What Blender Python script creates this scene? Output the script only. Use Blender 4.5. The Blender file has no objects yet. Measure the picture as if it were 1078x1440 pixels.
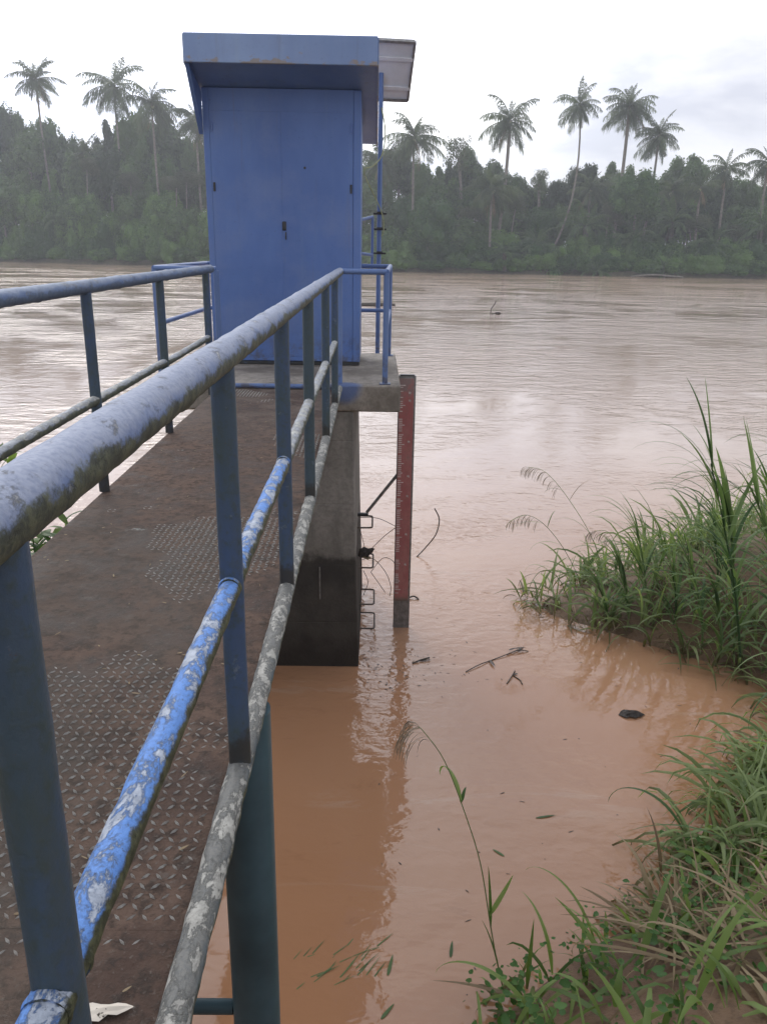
import bpy, math, random
import numpy as np
from math import sin, cos, pi, radians, sqrt, atan2
from mathutils import Vector, Matrix, noise
random.seed(11)
S = bpy.context.scene
COL = S.collection

# ------------------------------------------------------------------ camera
ZW = -4.07                       # water level (camera is at z = 0)
def camera():
    p, r, y = radians(18.36), radians(1.0), radians(0.75)
    F = Vector((sin(y)*cos(p), cos(y)*cos(p), -sin(p)))
    Rt = Vector((cos(y), -sin(y), 0)); U = Rt.cross(F)
    R2 = Rt*cos(r)+U*sin(r); U2 = -Rt*sin(r)+U*cos(r)
    cd = bpy.data.cameras.new('camera'); co = bpy.data.objects.new('camera', cd); COL.objects.link(co)
    co.matrix_world = Matrix(((R2.x, U2.x, -F.x, 0), (R2.y, U2.y, -F.y, 0), (R2.z, U2.z, -F.z, 0), (0, 0, 0, 1)))
    cd.sensor_fit = 'VERTICAL'; cd.sensor_height = 36.0; cd.lens = 36*1130/1440
    cd.clip_start = 0.03; cd.clip_end = 6000
    S.camera = co
camera()

# ------------------------------------------------------------------ world, sun, exposure
SUN_EL, SUN_AZ = radians(34), radians(-24)      # azimuth from +Y towards +X
SD = Vector((sin(SUN_AZ)*cos(SUN_EL), cos(SUN_AZ)*cos(SUN_EL), sin(SUN_EL)))
def world():
    w = bpy.data.worlds.new('World'); S.world = w; w.use_nodes = True
    nt = w.node_tree; nt.nodes.clear(); N = nt.nodes.new; L = nt.links.new
    out = N('ShaderNodeOutputWorld'); bg = N('ShaderNodeBackground'); bg.inputs[1].default_value = 0.1
    sky = N('ShaderNodeTexSky'); sky.sky_type = 'NISHITA'; sky.sun_disc = False
    sky.sun_elevation = SUN_EL; sky.sun_rotation = SUN_AZ
    tc = N('ShaderNodeTexCoord')
    mp = N('ShaderNodeMapping'); mp.inputs['Scale'].default_value = (1.0, 1.0, 3.2)
    L(tc.outputs['Generated'], mp.inputs['Vector'])
    n1 = N('ShaderNodeTexNoise'); n1.inputs['Scale'].default_value = 3.1; n1.inputs['Detail'].default_value = 7; n1.inputs['Roughness'].default_value = .52
    n1.inputs['Distortion'].default_value = .3
    L(mp.outputs[0], n1.inputs['Vector'])
    r1 = N('ShaderNodeValToRGB'); e = r1.color_ramp.elements
    e[0].position = .40; e[0].color = (7.5, 7.8, 8.9, 1); e[1].position = .66; e[1].color = (12.6, 12.6, 12.8, 1)
    L(n1.outputs['Fac'], r1.inputs[0])
    # the cloud layer is thinner and brighter round the hidden sun
    dp = N('ShaderNodeVectorMath'); dp.operation = 'DOT_PRODUCT'; dp.inputs[1].default_value = SD
    L(tc.outputs['Generated'], dp.inputs[0])
    mr = N('ShaderNodeMapRange'); mr.inputs[1].default_value = .62; mr.inputs[2].default_value = 1.0; mr.inputs[3].default_value = 1.0; mr.inputs[4].default_value = 2.3
    mr.interpolation_type = 'SMOOTHERSTEP'
    L(dp.outputs['Value'], mr.inputs[0])
    ml = N('ShaderNodeVectorMath'); ml.operation = 'SCALE'; L(r1.outputs[0], ml.inputs[0]); L(mr.outputs[0], ml.inputs['Scale'])
    n2 = N('ShaderNodeTexNoise'); n2.inputs['Scale'].default_value = 1.7; n2.inputs['Detail'].default_value = 5
    L(mp.outputs[0], n2.inputs['Vector'])
    r2 = N('ShaderNodeMapRange'); r2.inputs[1].default_value = .40; r2.inputs[2].default_value = .62; r2.inputs[3].default_value = .84; r2.inputs[4].default_value = 1.0
    L(n2.outputs['Fac'], r2.inputs[0])
    mx = N('ShaderNodeMix'); mx.data_type = 'RGBA'
    L(r2.outputs[0], mx.inputs[0]); L(sky.outputs[0], mx.inputs[6]); L(ml.outputs[0], mx.inputs[7])
    L(mx.outputs[2], bg.inputs[0]); L(bg.outputs[0], out.inputs[0])
world()
sl = bpy.data.lights.new('sun', 'SUN'); sl.energy = 0.9; sl.angle = radians(22); sl.color = (1, .95, .88)
so = bpy.data.objects.new('sun', sl); COL.objects.link(so)
so.rotation_euler = SD.to_track_quat('Z', 'Y').to_euler(); so.location = (-20, 30, 60)
S.view_settings.view_transform = 'Standard'; S.view_settings.look = 'None'
S.view_settings.exposure = 0.08; S.view_settings.gamma = 1.0; S.view_settings.use_curve_mapping = False
S.render.engine = 'CYCLES'
try:
    S.cycles.use_denoising = True
    S.cycles.max_bounces = 6; S.cycles.diffuse_bounces = 3; S.cycles.glossy_bounces = 3
    S.cycles.transmission_bounces = 3; S.cycles.volume_bounces = 0; S.cycles.transparent_max_bounces = 6
    S.cycles.sample_clamp_indirect = 6
except Exception: pass

# ------------------------------------------------------------------ helpers
def tag(o, label=None, cat=None, group=None, kind=None):
    if label: o['label'] = label
    if cat: o['category'] = cat
    if group: o['group'] = group
    if kind: o['kind'] = kind
    return o
def empty(name, loc=(0, 0, 0), rz=0, **k):
    o = bpy.data.objects.new(name, None); COL.objects.link(o); o.location = loc; o.rotation_euler = (0, 0, rz)
    o.empty_display_size = .1
    return tag(o, **k)
def mesh(name, V, F, mat=None, smooth=False):
    me = bpy.data.meshes.new(name); me.from_pydata([tuple(v) for v in V], [], F)
    if mat: me.materials.append(mat)
    if smooth: me.polygons.foreach_set('use_smooth', [True]*len(F))
    me.update(); return me
def link(name, me, parent=None, **k):
    o = bpy.data.objects.new(name, me); COL.objects.link(o)
    if parent is not None: o.parent = parent
    return tag(o, **k)
def world_child(name, B, mat, parent, smooth=None, **k):
    """a mesh given in world coordinates, parented to a thing that may stand elsewhere"""
    o = B.obj(name, mat, None, smooth, **k)
    if parent is not None:
        off = Vector(parent.location); q = parent.parent
        while q is not None: off += Vector(q.location); q = q.parent
        o.parent = parent; o.location = -off
    return o
class B:
    def __init__(s): s.V = []; s.F = []; s.sm = []
    def add(s, V, F, sm=False):
        n = len(s.V); s.V += [tuple(v) for v in V]; s.F += [tuple(i+n for i in f) for f in F]; s.sm += [sm]*len(F)
        return s
    def box(s, c, d, bev=0.0, rz=0, mat3=None):
        hx, hy, hz = d[0]/2, d[1]/2, d[2]/2
        b = min(bev, hx*.9, hy*.9, hz*.9)
        if b <= 0:
            V = [(x, y, z) for x in (-hx, hx) for y in (-hy, hy) for z in (-hz, hz)]
            F = [(0, 1, 3, 2), (4, 6, 7, 5), (0, 4, 5, 1), (2, 3, 7, 6), (0, 2, 6, 4), (1, 5, 7, 3)]
        else:
            V = []; idx = {}
            for sx in (-1, 1):
                for sy in (-1, 1):
                    for sz in (-1, 1):
                        for a in range(3):
                            h = [hx-b, hy-b, hz-b]; h[a] += b
                            idx[(sx, sy, sz, a)] = len(V); V.append((sx*h[0], sy*h[1], sz*h[2]))
            F = []
            for a in range(3):
                o1, o2 = [(1, 2), (0, 2), (0, 1)][a]
                for sgn in (-1, 1):
                    q = []
                    for u, v in ((-1, -1), (1, -1), (1, 1), (-1, 1)):
                        t = [0, 0, 0]; t[a] = sgn; t[o1] = u; t[o2] = v; q.append(idx[(*t, a)])
                    F.append(tuple(q))
            for a in range(3):            # edge strips along axis a
                o1, o2 = [(1, 2), (0, 2), (0, 1)][a]
                for u in (-1, 1):
                    for v in (-1, 1):
                        t0 = [0, 0, 0]; t0[a] = -1; t0[o1] = u; t0[o2] = v; t1 = list(t0); t1[a] = 1
                        F.append((idx[(*t0, o1)], idx[(*t1, o1)], idx[(*t1, o2)], idx[(*t0, o2)]))
            for sx in (-1, 1):
                for sy in (-1, 1):
                    for sz in (-1, 1): F.append(tuple(idx[(sx, sy, sz, a)] for a in range(3)))
        M = mat3 if mat3 is not None else Matrix.Rotation(rz, 3, 'Z')
        V = [tuple(M @ Vector(v)+Vector(c)) for v in V]
        return s.add(V, F)
    def tube(s, pts, r, n=14, cap=True, wob=0.0, seed=0):
        pts = [Vector(p) for p in pts]; m = len(pts)
        rs = r if hasattr(r, '__len__') else [r]*m
        T = [(pts[min(i+1, m-1)]-pts[max(i-1, 0)]).normalized() for i in range(m)]
        up = Vector((0, 0, 1)) if abs(T[0].z) < .9 else Vector((1, 0, 0))
        x = T[0].cross(up).normalized(); V = []
        for i in range(m):
            x = (x-T[i]*x.dot(T[i])).normalized(); y = T[i].cross(x)
            for k in range(n):
                a = 2*pi*k/n
                d = x*cos(a)+y*sin(a); rr = rs[i]
                if wob: rr += wob*noise.noise((pts[i]+d*.06)*22+Vector((seed, 0, 0)))
                V.append(pts[i]+d*rr)
        F = [(i*n+k, i*n+(k+1) % n, (i+1)*n+(k+1) % n, (i+1)*n+k) for i in range(m-1) for k in range(n)]
        s.add(V, F, True)
        if cap: s.add([V[k] for k in range(n)], [tuple(range(n))[::-1]]); s.add([V[(m-1)*n+k] for k in range(n)], [tuple(range(n))])
        return s
    def pipe(s, a, b, r, n=16, step=.03, wob=.0, seed=0):
        a, b = Vector(a), Vector(b); m = max(2, int((b-a).length/step)+1)
        return s.tube([a.lerp(b, i/(m-1)) for i in range(m)], r, n, True, wob, seed)
    def obj(s, name, mat, parent=None, smooth=None, **k):
        me = bpy.data.meshes.new(name); me.from_pydata(s.V, [], s.F)
        if mat: me.materials.append(mat)
        me.polygons.foreach_set('use_smooth', [smooth]*len(s.F) if smooth is not None else s.sm)
        # outward normals
        import bmesh
        if len(s.F) < 60000:
            bm = bmesh.new(); bm.from_mesh(me); bmesh.ops.recalc_face_normals(bm, faces=bm.faces); bm.to_mesh(me); bm.free()
        me.update()
        return link(name, me, parent, **k)

# ------------------------------------------------------------------ material kit
class M:
    def __init__(s, name, rough=.7, metal=0.0, spec=.5):
        s.m = bpy.data.materials.new(name); s.m.use_nodes = True; s.nt = s.m.node_tree
        s.b = s.nt.nodes['Principled BSDF']; s.out = s.nt.nodes['Material Output']
        s.b.inputs['Roughness'].default_value = rough; s.b.inputs['Metallic'].default_value = metal
        s.b.inputs['Specular IOR Level'].default_value = spec
        s.g = s.nt.nodes.new('ShaderNodeNewGeometry'); s.pos = s.g.outputs['Position']
    def N(s, t): return s.nt.nodes.new(t)
    def L(s, a, b): s.nt.links.new(a, b)
    def val(s, v):
        return v
    def set(s, sock, v):
        if hasattr(v, 'is_linked') or hasattr(v, 'links'): s.L(v, sock)
        else:
            if sock.type == 'RGBA' and hasattr(v, '__len__') and len(v) == 3: v = (*v, 1)
            sock.default_value = v
    def noise(s, scale, detail=4, rough=.55, stretch=None, dist=0, vec=None, offset=None):
        n = s.N('ShaderNodeTexNoise'); n.inputs['Scale'].default_value = scale; n.inputs['Detail'].default_value = detail
        n.inputs['Roughness'].default_value = rough; n.inputs['Distortion'].default_value = dist
        v = vec or s.pos
        if stretch or offset:
            mp = s.N('ShaderNodeMapping'); mp.inputs['Scale'].default_value = stretch or (1, 1, 1)
            if offset: mp.inputs['Location'].default_value = offset
            s.L(v, mp.inputs['Vector']); v = mp.outputs[0]
        s.L(v, n.inputs['Vector']); return n.outputs['Fac']
    def ramp(s, f, a, b, lo=0., hi=1., smooth=True):
        r = s.N('ShaderNodeMapRange'); s.set(r.inputs[0], f); r.inputs[1].default_value = a; r.inputs[2].default_value = b
        r.inputs[3].default_value = lo; r.inputs[4].default_value = hi
        if smooth: r.interpolation_type = 'SMOOTHSTEP'
        return r.outputs[0]
    def mix(s, f, a, b, mode='MIX'):
        x = s.N('ShaderNodeMix'); x.data_type = 'RGBA'; x.blend_type = mode
        s.set(x.inputs[0], f); s.set(x.inputs[6], a); s.set(x.inputs[7], b); return x.outputs[2]
    def math(s, op, a, b=0.0):
        x = s.N('ShaderNodeMath'); x.operation = op; s.set(x.inputs[0], a); s.set(x.inputs[1], b); return x.outputs[0]
    def sep(s, v):
        x = s.N('ShaderNodeSeparateXYZ'); s.L(v, x.inputs[0]); return x.outputs
    def color(s, c): s.set(s.b.inputs['Base Color'], c); return s
    def bump(s, h, dist=.01, strength=1.0, prev=None):
        x = s.N('ShaderNodeBump'); x.inputs['Distance'].default_value = dist; s.set(x.inputs['Strength'], strength); s.L(h, x.inputs['Height'])
        if prev is not None: s.L(prev, x.inputs['Normal'])
        s.last = x.outputs[0]; s.L(x.outputs[0], s.b.inputs['Normal']); return x.outputs[0]

def rail_paint(name, fresh, faded, peel=.5, moss_shade=1.0, faded_amt=.8, flake=(.42, .41, .38), mb=0.0, dirt=.7):
    m = M(name, rough=.62, spec=.3)
    nz = m.sep(m.g.outputs['Normal'])[2]
    big = m.noise(6.5, 8, .74, (1, .6, 1)); fine = m.noise(46, 7, .7); sp = m.noise(130, 3, .6)
    topness = m.ramp(m.math('ADD', nz, m.math('MULTIPLY', m.math('SUBTRACT', big, .5), 2.0)), .0, .75)
    c = m.mix(m.math('MULTIPLY', topness, faded_amt), fresh, faded)
    c = m.mix(m.ramp(sp, .35, .7, 0, .35), c, [x*.6 for x in fresh])
    # flaked patches: pale primer with dark broken rims
    patch = m.noise(24, 9, .76, (1, .5, 1), dist=.25)
    pm = m.ramp(patch, .60-.14*peel, .66-.14*peel)
    rim = m.math('MULTIPLY', m.ramp(patch, .565-.14*peel, .60-.14*peel), m.ramp(patch, .65-.14*peel, .61-.14*peel))
    pm = m.math('MULTIPLY', pm, m.ramp(nz, -.35, .3))
    rim = m.math('MULTIPLY', rim, m.ramp(nz, -.35, .3))
    c = m.mix(m.math('MULTIPLY', pm, .85), c, m.mix(m.ramp(fine, .35, .65), flake, [x*.62 for x in flake]))
    c = m.mix(m.math('MULTIPLY', rim, .32), c, (.05, .055, .05))
    # algae on the sides that look down; mb paints shade onto right-facing sides
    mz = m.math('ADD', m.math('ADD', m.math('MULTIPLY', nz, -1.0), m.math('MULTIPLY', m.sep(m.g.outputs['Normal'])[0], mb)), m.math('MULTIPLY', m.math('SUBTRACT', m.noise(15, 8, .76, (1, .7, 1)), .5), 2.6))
    mm = m.math('MULTIPLY', m.ramp(mz, -.28, .12), moss_shade)
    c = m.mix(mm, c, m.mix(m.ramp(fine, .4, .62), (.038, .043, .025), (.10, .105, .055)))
    c = m.mix(m.ramp(m.noise(75, 6, .8), .57, .66, 0, dirt), c, (.06, .06, .05))
    m.color(c)
    h = m.math('ADD', m.math('MULTIPLY', pm, -.5), m.math('MULTIPLY', fine, .7))
    m.bump(h, .004, .8)
    return m.m

BLUE = (.085, .160, .415)
MT = {}
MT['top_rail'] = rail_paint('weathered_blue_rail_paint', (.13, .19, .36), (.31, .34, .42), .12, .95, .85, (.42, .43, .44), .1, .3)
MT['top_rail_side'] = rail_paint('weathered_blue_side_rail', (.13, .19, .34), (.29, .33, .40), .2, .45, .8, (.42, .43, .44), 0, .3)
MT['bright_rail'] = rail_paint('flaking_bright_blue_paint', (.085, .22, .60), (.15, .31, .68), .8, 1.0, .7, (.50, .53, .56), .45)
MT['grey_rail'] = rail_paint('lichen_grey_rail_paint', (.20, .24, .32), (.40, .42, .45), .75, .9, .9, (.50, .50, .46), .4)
MT['kerb_pipe'] = rail_paint('flaking_white_edge_pipe', (.10, .13, .15), (.19, .18, .16), .85, 1.0, .8, (.44, .43, .39))
def post_paint():
    m = M('dull_blue_post_paint', .5, 0, .35)
    n = m.noise(3.5, 5, .6, (1, 1, .5)); f = m.noise(50, 5, .65)
    c = m.mix(m.ramp(n, .4, .62), (.050, .082, .155), (.052, .078, .098))
    c = m.mix(m.ramp(f, .46, .7, 0, .7), c, (.048, .066, .060))
    c = m.mix(m.ramp(m.noise(9, 8, .75, (1, 1, .35)), .50, .66, 0, .6), c, (.055, .072, .062))
    c = m.mix(m.ramp(m.noise(21, 7, .75), .60, .67, 0, .6), c, (.15, .18, .22))
    c = m.mix(m.ramp(m.noise(27, 8, .8, offset=(4, 4, 4)), .63, .69, 0, .7), c, (.09, .05, .03))
    lp = m.sep(m.pos)[2]
    foot = m.math('ADD', m.ramp(lp, -1.02, -1.19), m.math('MULTIPLY', m.math('SUBTRACT', m.noise(14, 5, .7), .5), 1.6))
    c = m.mix(m.ramp(foot, .55, .95, 0, .9), c, (.035, .033, .03))
    m.color(c); m.bump(f, .003, .6); return m.m
MT['post'] = post_paint()
def cab_paint(name='cabinet_blue_paint', base=BLUE, rust=.0):
    m = M(name, .42, 0, .4)
    n = m.noise(.9, 5, .6, (1, 1, .45)); st = m.noise(9, 5, .6, (1, 1, .07)); f = m.noise(45, 4, .6)
    c = m.mix(m.ramp(n, .35, .68), [x*.86 for x in base], [base[0]*1.22, base[1]*1.15, base[2]*1.04])
    c = m.mix(m.ramp(st, .5, .78, 0, .35), c, [base[0]*1.5, base[1]*1.3, base[2]*.9])
    c = m.mix(m.ramp(f, .6, .75, 0, .3), c, [x*.5 for x in base])
    sp = m.noise(13, 5, .7, offset=(3, 1, 4))
    c = m.mix(m.ramp(sp, .66, .73, 0, .6), c, (.075, .06, .05))
    run = m.noise(5, 7, .72, (1, 1, .05), offset=(2, 0, 0)); c = m.mix(m.ramp(run, .56, .74, 0, .55), c, (.12, .12, .15))
    c = m.mix(m.ramp(m.noise(1.5, 8, .7, offset=(8, 0, 2)), .45, .7, 0, .35), c, (.17, .22, .38))
    z_ = m.sep(m.pos)[2]; c = m.mix(m.math('MULTIPLY', m.ramp(z_, -.75, -1.2), m.ramp(m.noise(7, 7, .75), .42, .6)), c, (.085, .095, .14))
    if rust:
        r = m.noise(6, 6, .7, (1, 1, 2.2)); z = m.sep(m.pos)[2]
        lowe = m.ramp(z, 1.60, 1.50)
        c = m.mix(m.math('MULTIPLY', m.ramp(m.math('ADD', r, m.math('MULTIPLY', lowe, .18)), .66, .72), .8), c, (.26, .21, .16))
    m.color(c); m.bump(m.noise(2.6, 3, .5), .02, .45); return m.m
MT['cabinet'] = cab_paint(); MT['fascia'] = cab_paint('roof_blue_paint', (.19, .28, .50), 1)
MT['roof_sheet'] = cab_paint('roof_sheet_lightened', (.14, .225, .47))  # soffit shade lifted in the colour, so the underside meets the wall tone
MT['platform_rail'] = cab_paint('platform_rail_blue', (.10, .17, .38))
def simple(name, col, rough=.6, metal=0, var=.3, scale=20, spec=.5, bump=.002):
    m = M(name, rough, metal, spec); n = m.noise(scale, 5, .65)
    m.color(m.mix(m.ramp(n, .3, .7), [x*(1-var) for x in col], [min(1, x*(1+var)) for x in col]))
    if bump: m.bump(n, bump, .7)
    return m.m
MT['pile'] = simple('blue_green_pile_paint', (.045, .085, .105), .42, 0, .3, 2.2)
MT['dark_metal'] = simple('dark_metal', (.035, .035, .038), .5, .3)
MT['steel'] = simple('galvanised_steel', (.22, .22, .22), .45, .5)
MT['rebar'] = simple('rusty_rung', (.11, .085, .07), .8)
MT['cable'] = simple('cable_sheath', (.30, .33, .16), .6, 0, .1)
MT['panel_back'] = simple('panel_backsheet', (.62, .62, .64), .5, 0, .06, 6)
MT['cell'] = simple('solar_cells', (.012, .02, .06), .15, 0, .2, 3)
MT['white_tick'] = simple('faded_white_print', (.40, .36, .35), .6, 0, .35, 14)
MT['tick'] = simple('white_gauge_print', (.58, .52, .50), .6, 0, .25, 14)
def red_paint():
    m = M('faded_red_gauge_paint', .55, 0, .35)
    z = m.sep(m.pos)[2]; n = m.noise(4, 6, .7, (1, 1, .6)); f = m.noise(40, 5, .7)
    c = m.mix(m.ramp(n, .35, .65), (.34, .11, .11), (.40, .17, .16))
    c = m.mix(m.ramp(f, .45, .7, 0, .5), c, (.22, .13, .11))
    g = m.ramp(m.math('ADD', n, m.ramp(z, -1.9, -1.3, 0, .12)), .55, .66, 0, .8)
    c = m.mix(g, c, (.19, .16, .155))
    c = m.mix(m.ramp(z, -3.66, -3.74), c, m.mix(f, (.13, .105, .085), (.19, .15, .12)))
    m.color(c); m.bump(f, .002, .5); return m.m
MT['gauge'] = red_paint()
def concrete(name, stain=True, base=((.17, .16, .145), (.27, .255, .235))):
    m = M(name, .85, 0, .25)
    n = m.noise(2.4, 8, .62); f = m.noise(26, 6, .7); st = m.noise(7, 6, .6, (1, 1, .12))
    c = m.mix(m.ramp(n, .33, .66), base[0], base[1])
    c = m.mix(m.ramp(f, .35, .75, 0, .45), c, [x*.55 for x in base[0]])
    c = m.mix(m.ramp(st, .5, .72, 0, .5), c, [x*.62 for x in base[0]])
    if stain:
        z = m.sep(m.pos)[2]
        zz = m.math('ADD', z, m.math('MULTIPLY', m.math('SUBTRACT', m.noise(3.2, 6, .7), .5), .55))
        c = m.mix(m.ramp(zz, -2.80, -2.95, 0, .93), c, m.mix(m.ramp(n, .3, .7), (.030, .028, .026), (.062, .055, .048)))
        c = m.mix(m.ramp(zz, -3.55, -3.95, 0, .7), c, (.028, .022, .018))
    zf = m.math('ABSOLUTE', m.math('SUBTRACT', m.math('FRACT', m.math('MULTIPLY', m.math('ADD', m.sep(m.pos)[2], 9.13), 1.62)), .5))
    ln = m.ramp(zf, .485, .5)
    if stain: c = m.mix(m.math('MULTIPLY', ln, .10), c, (.07, .065, .06))
    m.color(c); m.bump(m.math('SUBTRACT', m.math('ADD', f, n), m.math('MULTIPLY', ln, .3)), .010, .9); return m.m
MT['pier'] = concrete('stained_pier_concrete'); 
def slabmat():
    m = M('platform_slab_concrete', .8, 0, .3)
    n = m.noise(1.8, 8, .65); f = m.noise(22, 6, .7)
    c = m.mix(m.ramp(n, .40, .60), (.15, .13, .11), (.30, .27, .235))
    c = m.mix(m.ramp(f, .42, .66, 0, .6), c, (.13, .115, .095))
    # blue overspray round the foot of the rail posts
    s_ = m.N('ShaderNodeVectorMath'); s_.operation = 'DISTANCE'; m.L(m.pos, s_.inputs[0]); s_.inputs[1].default_value = (-.27, 7.27, -1.22)
    c = m.mix(m.ramp(m.math('ADD', s_.outputs['Value'], m.math('MULTIPLY', n, .14)), .26, .17, 0, .85), c, (.07, .12, .27))
    m.color(c); m.bump(m.math('ADD', f, n), .006, .7); return m.m
MT['slab'] = slabmat()
def deckmat(name='dirty_deck_steel', lug=False):
    m = M(name, .8, 0, .18)
    n = m.noise(1.25, 7, .62); f = m.noise(28, 7, .72); g = m.noise(5.5, 7, .66, dist=.4); v = m.noise(90, 4, .7)
    c = m.mix(m.ramp(g, .36, .64), (.070, .042, .031), (.140, .094, .072))
    c = m.mix(m.ramp(m.noise(3.1, 9, .74, dist=.6, offset=(1, 7, 0)), .48, .62, 0, .5), c, (.048, .034, .028))
    c = m.mix(m.ramp(f, .45, .64, 0, .75), c, (.032, .025, .021))
    c = m.mix(m.ramp(m.noise(14, 8, .78, offset=(9, 0, 0)), .56, .66, 0, .55), c, (.135, .115, .100))
    c = m.mix(m.ramp(v, .58, .70, 0, .5), c, (.17, .15, .13))
    y = m.sep(m.pos)[1]; x = m.sep(m.pos)[0]
    grey = m.math('MULTIPLY', m.ramp(n, .36, .52), m.math('MULTIPLY', m.ramp(x, -.45, -.68), m.ramp(y, 4.3, 3.4)))
    c = m.mix(m.math('MULTIPLY', grey, .32), c, m.mix(f, (.075, .068, .056), (.125, .115, .098)))
    far = m.math('MULTIPLY', m.ramp(y, 5.0, 6.2), m.ramp(g, .4, .6))
    c = m.mix(m.math('MULTIPLY', far, .55), c, (.15, .125, .11))
    li = m.noise(4.2, 7, .72, offset=(5, 2, 0))
    c = m.mix(m.ramp(li, .655, .70, 0, .75), c, (.26, .265, .25))
    if lug:
        c = m.mix(m.ramp(m.noise(30, 5, .7, offset=(3, 3, 3)), .35, .65, 1.0, .55), c, (.36, .35, .325))
        m.b.inputs['Roughness'].default_value = .42
    m.color(c)
    rg = m.ramp(g, .35, .65, .6, .95); 
    if not lug: m.L(rg, m.b.inputs['Roughness'])
    m.bump(m.math('ADD', f, m.math('MULTIPLY', v, .5)), .009, 1.0); return m.m
MT['deck'] = deckmat(); MT['lug'] = deckmat('worn_tread_steel', True)

def leafmat(name, c1, c2, trans=.35, rough=.5, scale=.5, isl=.5, spec=.35, mud=False):
    m = M(name, rough, 0, spec)
    oi = m.N('ShaderNodeObjectInfo'); n = m.noise(scale, 3, .6)
    ri = m.g.outputs['Random Per Island']
    t = m.math('ADD', m.math('MULTIPLY', n, 1-isl), m.math('MULTIPLY', ri, isl))
    t = m.math('ADD', t, m.math('MULTIPLY', m.math('SUBTRACT', oi.outputs['Random'], .5), .85))
    c = m.mix(m.ramp(t, .15, .85), c1, c2)
    if mud:      # silt left on the stems by the flood
        zz = m.math('ADD', m.sep(m.pos)[2], m.math('MULTIPLY', m.math('SUBTRACT', m.noise(7, 4, .7), .5), .45))
        c = m.mix(m.ramp(zz, -3.86, -4.06, 0, .8), c, (.15, .095, .055))
    m.color(c)
    tr = m.N('ShaderNodeBsdfTranslucent'); m.L(m.mix(1, c, (.95, 1.0, .55), 'MULTIPLY'), tr.inputs[0])
    mx = m.N('ShaderNodeMixShader'); mx.inputs[0].default_value = trans
    m.L(m.b.outputs[0], mx.inputs[1]); m.L(tr.outputs[0], mx.inputs[2]); m.L(mx.outputs[0], m.out.inputs[0])
    return m.m
MT['palm'] = leafmat('palm_leaf', (.050, .080, .034), (.12, .165, .075), .35)
MT['oilpalm'] = leafmat('oil_palm_leaf', (.050, .095, .034), (.12, .19, .075), .35)
MT['tree'] = leafmat('tree_foliage', (.024, .056, .016), (.100, .175, .050), .30)
MT['bush'] = leafmat('bank_bush_foliage', (.040, .100, .024), (.140, .250, .060), .34)
MT['thin'] = leafmat('thin_foliage', (.06, .08, .04), (.11, .14, .07), .35)
MT['bark'] = simple('pale_palm_bark', (.20, .18, .155), .9, 0, .3, 3)
MT['dbark'] = simple('dark_bark', (.09, .08, .065), .9, 0, .3, 3)
MT['grass'] = leafmat('river_grass', (.075, .135, .042), (.27, .345, .150), .52, .5, 3, .75, .35, True)
MT['cane'] = leafmat('cane_leaf', (.070, .140, .055), (.23, .33, .145), .52, .45, 3, .6, .35, True)
MT['creeper'] = leafmat('creeper_leaf', (.06, .15, .03), (.20, .36, .09), .45, .45, 3, .8)
MT['dry'] = leafmat('dry_grass', (.13, .085, .050), (.30, .23, .14), .25, .7, 3, .8)
MT['fresh'] = leafmat('fresh_leaf', (.055, .12, .025), (.25, .35, .11), .5, .45, 3, .8, .35, True)
MT['seed'] = simple('seed_head', (.30, .24, .17), .8, 0, .3)
MT['twig'] = simple('wet_twig', (.055, .04, .03), .6, 0, .3)
MT['wetleaf'] = simple('wet_dark_leaf', (.045, .038, .034), .75, 0, .5, 30, .2, .004)

def watermat():
    m = M('muddy_river_water', .05, 0, .92); m.b.inputs['IOR'].default_value = 1.33
    P = m.pos; xs = m.sep(P)
    big = m.noise(.16, 4, .55, (1, 1, 0)); mid = m.noise(1.1, 5, .55, (1, 1.3, 0))
    c = m.mix(m.ramp(big, .35, .65), (.315, .160, .085), (.350, .190, .108))
    # orange sediment by the bank; sky reflection painted into the paler colours farther out
    c = m.mix(m.ramp(xs[1], 5.5, 19), c, m.mix(m.ramp(mid, .3, .7), (.44, .335, .27), (.48, .375, .31)))
    c = m.mix(m.ramp(xs[1], 45, 100), c, (.47, .34, .245))
    st = m.noise(1.6, 7, .7, (.35, 1.4, 0), dist=1.6); s2 = m.noise(.5, 4, .6, (.6, 1, 0), dist=1)
    c = m.mix(m.math('MULTIPLY', m.ramp(st, .54, .66), m.ramp(s2, .45, .6, 0, .30)), c, (.42, .33, .26))
    c = m.mix(m.ramp(m.noise(2.6, 6, .7, (.6, 1.1, 0), dist=1.2), .58, .72, 0, .22), c, (.17, .085, .045))
    m.color(c)
    # wave slopes: calm near the bank, choppy in the current
    calm = m.ramp(xs[1], 5.0, 30, .12, 1.0)
    chop = m.ramp(xs[1], 22, 75, .16, 1.0)
    patch = m.ramp(m.noise(.10, 5, .66, (.8, .7, 0), dist=1.4), .40, .62, .15, 1.9)
    w1 = m.noise(.55, 3, .5, (.5, 1.0, 0), dist=.6)
    w2 = m.noise(2.1, 4, .55, (.55, 1.1, 0), dist=.5)
    w3 = m.noise(8.5, 3, .5, (.7, 1.0, 0), dist=.3)
    w0 = m.noise(.13, 4, .6, (.42, 1.0, 0), dist=.8)
    b = m.bump(w0, 1.1, m.ramp(xs[1], 25, 90, .0, .85))
    b = m.bump(w1, .26, m.math('MULTIPLY', chop, patch), b)
    b = m.bump(w2, .075, m.math('MULTIPLY', calm, patch), b)
    m.bump(w3, .006, m.math('MULTIPLY', m.ramp(xs[1], 3.5, 9, .5, 2.6), patch), b)
    return m.m
MT['water'] = watermat()
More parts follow.
